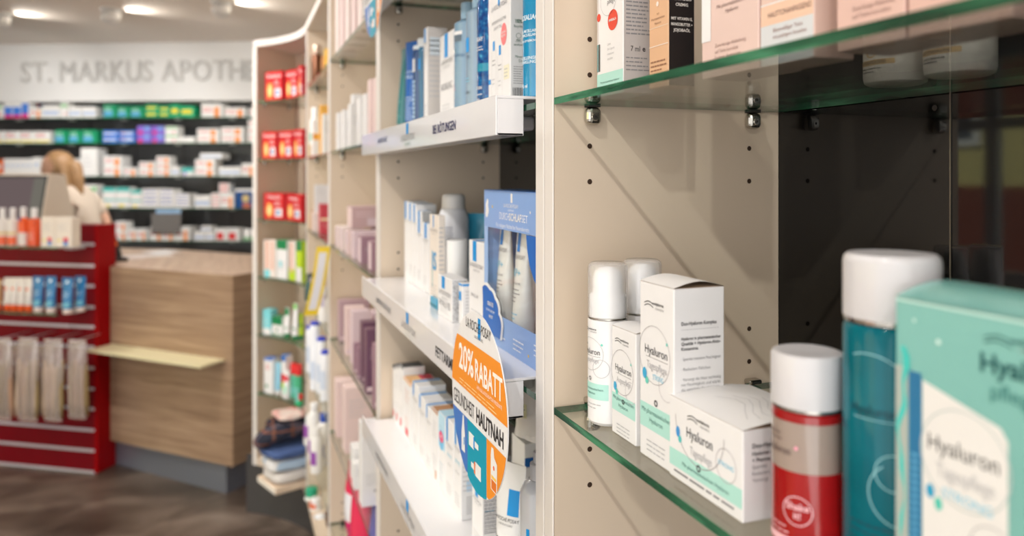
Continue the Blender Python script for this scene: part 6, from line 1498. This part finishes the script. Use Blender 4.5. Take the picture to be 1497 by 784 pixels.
STY = {
 'wo': (WB, 'white and orange', lambda b, F, w, d, h: (b.rect(F['F'], w * .62, .0006, w * .86, h * .75, OG, .0006), b.lines(F['F'], w * .08, w * .55, h * .6, 2, h * .2, h * .08, CRD, 3))),
 'wy': (WB, 'white and yellow', lambda b, F, w, d, h: (b.rect(F['F'], .0006, h * .08, w - .0006, h * .22, YLW, .0006), b.lines(F['F'], w * .1, w * .9, h * .7, 2, h * .18, h * .08, CRD, 2))),
 'wb': (WB, 'white and blue', lambda b, F, w, d, h: (b.rect(F['F'], w * .05, h * .25, w * .95, h * .55, LBL, .0006), b.lines(F['F'], w * .1, w * .9, h * .38, 1, h * .18, h * .1, BLW, 2))),
 'bp': (WB, 'white, blue and pink', lambda b, F, w, d, h: (b.rect(F['F'], .0006, h * .2, w - .0006, h * .7, BLW, .0006), b.rect(F['F'], .0006, .0006, w - .0006, h * .2, MAG, .0006))),
 'nb': (mat((40, 64, 160), .45), 'dark blue', lambda b, F, w, d, h: b.rect(F['F'], w * .8, h * .2, w * .98, h * .8, CRD, .0006)),
 'gr': (GRN_, 'green', lambda b, F, w, d, h: (b.rect(F['F'], .0006, h * .1, w * .7, h * .5, mat((90, 170, 210), .45), .0006), b.lines(F['F'], w * .1, w * .8, h * .7, 2, h * .2, h * .1, mat((180, 226, 210)), 2))),
 'gy': (GRN2, 'green and yellow', lambda b, F, w, d, h: b.rect(F['F'], w * .1, h * .3, w * .85, h * .68, YLW, .0006)),
 'bl': (BLW, 'blue', lambda b, F, w, d, h: (b.rect(F['F'], w * .06, h * .4, w * .94, h * .62, WB, .0006), b.rect(F['F'], w * .1, h * .1, w * .5, h * .25, NVY, .0006))),
 'br': (BLW, 'blue and red', lambda b, F, w, d, h: (b.rect(F['F'], w * .06, h * .4, w * .94, h * .7, WB, .0006), b.rect(F['F'], w * .1, h * .5, w * .4, h * .66, CRD, .0006))),
 'pp': (PPL, 'violet and blue', lambda b, F, w, d, h: (b.rect(F['F'], w * .06, .0006, w * .4, h * .4, MAG, .0006), b.rect(F['F'], w * .5, h * .5, w * .94, h * .9, mat((120, 170, 230)), .0006))),
 'wg': (WB, 'white and green', lambda b, F, w, d, h: (b.rect(F['F'], .0006, h * .70, w - .0006, h * .9, mat((150, 206, 150)), .0006), b.disc(F['F'], w * .7, h * .25, min(w, h) * .12, CRD, .0008))),
 'wt': (WB, 'white and turquoise', lambda b, F, w, d, h: (b.rect(F['F'], .0006, h * .80, w - .0006, h - .0006, TQ, .0006), b.rect(F['F'], .0006, h * .35, w - .0006, h * .42, TQ, .0006), b.rect(F['F'], w * .2, h * .04, w * .6, h * .16, YLW, .0006))),
 'ws': (WB, 'white striped', lambda b, F, w, d, h: [b.rect(F['F'], w * .1, h * v, w * .9, h * (v + .05), mat((90, 110, 190)), .0006) for v in (.2, .4, .6, .85)]),
 'ww': (WB, 'plain white', lambda b, F, w, d, h: b.lines(F['F'], w * .15, w * .8, h * .7, 3, h * .16, h * .03, INK_P, 2)),
 'wf': (WB, 'slim white', lambda b, F, w, d, h: (b.rect(F['F'], .0006, .0006, w - .0006, h * .12, TQ, .0006), b.rect(F['F'], w * .3, h * .5, w * .7, h * .7, LBL, .0006))),
 'or': (OG2, 'orange', lambda b, F, w, d, h: b.rect(F['F'], w * .2, h * .4, w * .8, h * .7, WB, .0006)),
 'rp': (WB, 'red patterned', lambda b, F, w, d, h: [b.disc(F['F'], w * (.2 + .3 * i), h * (.15 + .23 * j), min(w, h) * .09, CRD, .0006) for i in range(3) for j in range(4)]),
 'wr': (WB, 'white and red', lambda b, F, w, d, h: b.rect(F['F'], w * .12, h * .12, w * .7, h * .66, CRD, .0006)),
 'tp': (WB, 'turquoise and violet', lambda b, F, w, d, h: (b.rect(F['F'], .0006, h * .5, w - .0006, h - .0006, TQ, .0006), b.rect(F['F'], w * .2, h * .1, w * .4, h * .5, PPL, .0006))),
 'db': (mat((16, 74, 136), .4), 'dark blue and gold', lambda b, F, w, d, h: (b.rect(F['F'], .0006, h * .86, w - .0006, h - .0006, WB, .0006), b.disc(F['F'], w * .55, h * .5, min(w, h) * .2, mat((214, 190, 130)), .0006), b.rect(F['F'], w * .4, .0006, w * .8, h * .25, mat((200, 110, 80)), .0006))),
}
ROWS = [
 [(-14, 4, 153, 'wg'), (6, 18, 149, 'bp'), (18.5, 31, 149, 'bp'), (31.5, 42, 142, 'bp', 1), (43, 58, 145, 'nb', 1, .128), (42.5, 61, 157.5, 'wo'), (61.5, 87, 154, 'wb'), (88, 99, 150, 'wg'), (100, 119, 156, 'wb'), (120, 140, 156, 'wb'), (151, 171, 153, 'gr'), (172, 190, 155.5, 'gr'), (191, 211, 155.5, 'gr'), (212, 231, 153, 'gy', 2), (232, 248, 155, 'gy', 2), (249, 262, 152.5, 'gy'), (263, 284, 155, 'gy'), (294, 325, 151.5, 'wo'), (328, 359, 157, 'wo'), (364, 385, 158, 'wo')],
 [(-12, 5, 192, 'wy'), (7, 28, 192, 'wy'), (28.6, 50, 192, 'wy'), (50.6, 73, 192, 'wy'), (80, 99, 190, 'gr'), (101, 119.5, 190, 'gr'), (121, 142, 190, 'gr'), (150, 172, 191, 'bl', 2), (174, 196, 191, 'br', 2), (200, 221, 184, 'pp', 2), (222, 240, 184, 'pp', 2), (241, 260, 184.5, 'wg', 2), (261, 284, 200, 'ww'), (288, 320, 188, 'wo', 2), (323, 356, 186, 'wo', 2), (362, 384, 175, 'wo', 3)],
 [(-6, 3, 233, 'or'), (5, 12, 232, 'wf'), (12.4, 19, 232, 'wf'), (19.4, 26, 232, 'wf'), (26.4, 33, 232, 'wf'), (33.4, 40, 232, 'wf'), (40.4, 47, 232, 'wf'), (47.4, 59, 230, 'wf'), (106, 117, 232, 'wb'), (117.5, 142, 216.5, 'ww'), (151, 178, 228, 'wo', 2), (180, 200, 245, 'wo'), (203, 226, 236.5, 'wo', 2), (228, 249, 228.5, 'wo', 3), (250, 262, 243, 'wb'), (265, 283, 245, 'tp'), (285, 314, 233, 'wo', 2), (292, 325, 224, 'wb', 1, .0, 233), (320, 352, 244, 'wb'), (353, 372, 239, 'wo')],
 [(122, 142, 270, 'wg'), (150, 169, 274, 'wt', 1), (169.6, 190, 274, 'wt'), (191, 207, 277.5, 'wt'), (208, 231, 276, 'ws'), (232, 254, 276.5, 'ws'), (255, 277, 283, 'ws'), (284, 307, 286, 'wb'), (308.5, 322, 282.5, 'rp'), (322.6, 342, 282.5, 'wo'), (320, 335, 268, 'rp', 1, 0, 282.4), (343.5, 372, 276, 'db')],
 [(150, 167, 334, 'wo'), (167.6, 185, 324, 'wo', 2), (186, 199, 335, 'wo'), (199.6, 214, 335, 'wo'), (219, 237, 331, 'wo'), (237.6, 254, 324, 'wo', 2), (255, 277, 332, 'wo'), (284, 299.5, 339, 'wb'), (300, 313, 339, 'wb'), (293, 309, 331, 'wb', 1, 0, 338.9), (315, 331.5, 334, 'wr'), (332, 350, 334, 'wr')],
]
for ri, row in enumerate(ROWS):
    cnt = 0
    for it in row:
        p0, p1, pt, st = it[:4]; ns = it[4] if len(it) > 4 else 1; off = .012 + (it[5] if len(it) > 5 else 0); basepy = it[6] if len(it) > 6 else None
        s0_, Da = wall_s(p0, off); s1_, Db = wall_s(p1, off); w = (s1_ - s0_) - .003
        zb = SZ[ri] + .0004
        if basepy: zb = zat(basepy, Da) + .003
        h = zat(pt, Da) - zb; dep = .10 if w < .12 else .14
        body, cn, fn = STY[st]
        cnt += 1
        for j in range(ns):
            hh = h / ns - .0006; x, y, z = wall_pt((s0_ + s1_) / 2, off + dep / 2, zb + j * h / ns)
            where = '%s from left, %s back wall shelf' % (ORD[cnt - 1], SN_[ri])
            if ns > 1: where += (', lower of two', ', upper of two')[j] if ns == 2 else (', bottom of three', ', middle of three', ', top of three')[j]
            carton('%s medicine carton, %s' % (cn, where), (x, y, z), w, dep, hh, body, [('printed_front', fn)], group='medicine cartons on the %s back shelf' % SN_[ri], rz=WRZ, name='medicine_carton', bev=.0015)
# green capped bottles at the right end of the lowest shelf
for k, px in enumerate((361, 371)):
    s, D = wall_s(px, .05); x, y, z = wall_pt(s, .05, SZ[4] + .0004)
    bottle(('black-capped white bottle beside the red marked cartons on the lowest back shelf', 'black-capped white bottle next to the corner cabinet on the lowest back shelf')[k], (x, y, z), .026, zat(331, D) - z, WB, RUBBER, .018, cap_r=.016, shoulder=.012, rz=WRZ, decor=[('label', lambda b, r: b.rect(round_face(r), -r, .006, r, .030, mat((120, 190, 130)), .0008, nu=8))])
# hanging price card under the fourth shelf
s, D = wall_s(243, -.004); x, y, z = wall_pt(s, -.004, 0)
t = thing('display_card', 'grey card with a blue head hanging under the fourth shelf of the black back wall', 'card', (x, y, SZ[3] - .009), WRZ)
MB().box(-.125, -.002, -.195, .125, 0, -.035, mat((120, 116, 112), .6)).build('card', t); MB().box(-.085, -.004, -.034, .125, 0, -.002, mat((160, 196, 230), .45)).build('head_strip', t)

# ================================================================== PHARMACIST
px, py = -1.09, 6.02
fx, fy = -C, S                                  # looks to the left of the picture
per = thing('person', 'person with long blond hair in a short sleeved cream top bending over the checkout', 'person', (px, py, 0), math.atan2(fy, fx))
def skin(name, vs, es, m, parent, sub=2):
    me = bpy.data.meshes.new(name); me.from_pydata([v[:3] for v in vs], es, []); o = bpy.data.objects.new(name, me); COL.objects.link(o)
    md = o.modifiers.new('s', 'SKIN'); md.use_smooth_shade = True
    for i, v in enumerate(vs):
        sv = me.skin_vertices[0].data[i]; sv.radius = (v[3], v[4] if len(v) > 4 else v[3]); sv.use_root = (i == 0)
    o.modifiers.new('u', 'SUBSURF').levels = sub; o.modifiers['u'].render_levels = sub
    bpy.context.view_layer.update()
    m2 = bpy.data.meshes.new_from_object(o.evaluated_get(bpy.context.evaluated_depsgraph_get()))
    bpy.data.objects.remove(o); bpy.data.meshes.remove(me)
    m2.name = name; m2.materials.clear(); m2.materials.append(m)
    for p in m2.polygons: p.use_smooth = True; p.material_index = 0
    r = bpy.data.objects.new(name, m2); COL.objects.link(r); r.parent = parent
    return r
SKIN_M = mat((226, 178, 150), .5, vary=.03)
V = [(-.15, 0, .92, .105, .13), (-.13, 0, 1.05, .09, .115), (-.09, 0, 1.20, .095, .125), (-.045, 0, 1.34, .08, .12), (0, 0, 1.43, .048, .05), (.045, 0, 1.485, .045, .045), (.078, 0, 1.545, .094, .086), (.078, 0, 1.605, .088, .082), (.065, 0, 1.645, .05, .05)]
E = [(i, i + 1) for i in range(8)]
nose = len(V); V += [(.165, 0, 1.548, .012), (.182, 0, 1.528, .010)]; E += [(6, nose), (nose, nose + 1)]
chin = len(V); V += [(.135, 0, 1.472, .036)]; E += [(6, chin)]
for s in (-1, 1):
    a = len(V)
    V += [(-.045, s * .165, 1.365, .052), (-.115, s * .215, 1.25, .044), (-.165, s * .235, 1.13, .038), (-.06, s * .215, 1.085, .034), (.06, s * .185, 1.06, .026), (.10, s * .175, 1.052, .024, .034), (.135, s * .17, 1.045, .016, .036)]
    E += [(3, a)] + [(a + i, a + i + 1) for i in range(6)]
    for k in range(4):
        f0 = len(V); yy = s * (.17 + (k - 1.5) * .019); ln = (.85, 1.0, .95, .75)[k]
        V += [(.165, yy, 1.042, .0085), (.165 + .035 * ln, yy, 1.034, .008), (.165 + .060 * ln, yy, 1.018, .007)]; E += [(a + 6, f0), (f0, f0 + 1), (f0 + 1, f0 + 2)]
    t0 = len(V); V += [(.115, s * .13, 1.040, .010), (.145, s * .118, 1.030, .008)]; E += [(a + 5, t0), (t0, t0 + 1)]
    l = len(V)
    V += [(-.14, s * .085, .84, .085), (-.13, s * .09, .50, .058), (-.15, s * .09, .30, .050), (-.16, s * .09, .09, .036), (-.13, s * .09, .045, .036, .030), (-.02, s * .095, .032, .030, .024)]
    E += [(0, l)] + [(l + i, l + i + 1) for i in range(5)]
skin('body', V, E, SKIN_M, per)
# top, trousers, shoes
TOP = mat((206, 190, 172), .85, vary=.05, scale=60, bump=.1)
V = [(-.15, 0, .90, .125, .155), (-.13, 0, 1.05, .108, .135), (-.09, 0, 1.20, .112, .142), (-.045, 0, 1.345, .095, .135), (-.015, 0, 1.405, .058, .062)]
E = [(0, 1), (1, 2), (2, 3), (3, 4)]
for s in (-1, 1):
    a = len(V); V += [(-.045, s * .165, 1.365, .066), (-.105, s * .207, 1.268, .060), (-.135, s * .225, 1.205, .058)]; E += [(3, a), (a, a + 1), (a + 1, a + 2)]
skin('top', V, E, TOP, per)
V = [(-.15, 0, .92, .118, .145)]; E = []
for s in (-1, 1):
    l = len(V); V += [(-.14, s * .087, .83, .098), (-.13, s * .09, .50, .072), (-.15, s * .09, .28, .066), (-.16, s * .09, .075, .060)]; E += [(0, l), (l, l + 1), (l + 1, l + 2), (l + 2, l + 3)]
skin('trousers', V, E, mat((226, 224, 220), .85), per)
for s in (-1, 1): skin('shoe', [(-.18, s * .09, .042, .042, .040), (-.10, s * .09, .040, .043, .038), (.015, s * .095, .034, .038, .030)], [(0, 1), (1, 2)], mat((230, 228, 226), .6), per)
# hair: cap over the skull, long strand down the back and one beside the cheek
HAIR = node_mat('blond_hair', lambda nt, b: ramp_noise(nt, b, [(.3, (112, 82, 52)), (.5, (152, 116, 78)), (.7, (184, 146, 102))], 30, (14, 14, 1.2)), rough=.5, spec=.5)
bm = bmesh.new(); bmesh.ops.create_uvsphere(bm, u_segments=32, v_segments=20, radius=1)
kill = [v for v in bm.verts if v.co.x > .0 + .95 * max(0, v.co.z) ** 1.5 and v.co.z < .80 or v.co.z < -.75]
bmesh.ops.delete(bm, geom=kill, context='VERTS')
for v in bm.verts: v.co = Vector((.058 + v.co.x * .108, v.co.y * .094, 1.572 + v.co.z * (.100 if v.co.z > 0 else .14)))
bm.verts.index_update(); b = MB().add([v.co[:] for v in bm.verts], [tuple(v.index for v in f.verts) for f in bm.faces], HAIR, True); bm.free()
b.build('hair', per)
for pts, rr in (([(-.02, .01, 1.60), (-.05, .02, 1.52), (-.075, .03, 1.42), (-.105, .045, 1.32)], [(.07, .085), (.06, .09), (.045, .085), (.02, .05)]), ([(-.02, .070, 1.58), (-.035, .078, 1.50), (-.05, .085, 1.42), (-.07, .085, 1.35)], [(.040, .022), (.038, .022), (.030, .02), (.014, .01)]), ([(.045, -.075, 1.60), (.04, -.092, 1.52), (-.005, -.098, 1.43), (-.03, -.10, 1.36)], [(.045, .022), (.045, .024), (.034, .02), (.014, .01)])):
    skin('hair_strand', [p + r for p, r in zip(pts, rr)], [(i, i + 1) for i in range(len(pts) - 1)], HAIR, per)
for s in (-1, 1):
    b = MB(); b.lathe([(0, -.010), (.008, -.006), (.0105, 0), (.008, .006), (0, .010)], mat((60, 46, 40), .3), c=(.148, s * .030), M=Matrix.Translation((0, 0, 1.556)), seg=14); b.build('eye', per)
b = MB(); b.tube([(.152, -.018, 1.502), (.160, 0, 1.501), (.152, .018, 1.502)], [.003, .005, .003], mat((190, 110, 104), .5), 8); b.build('mouth', per)
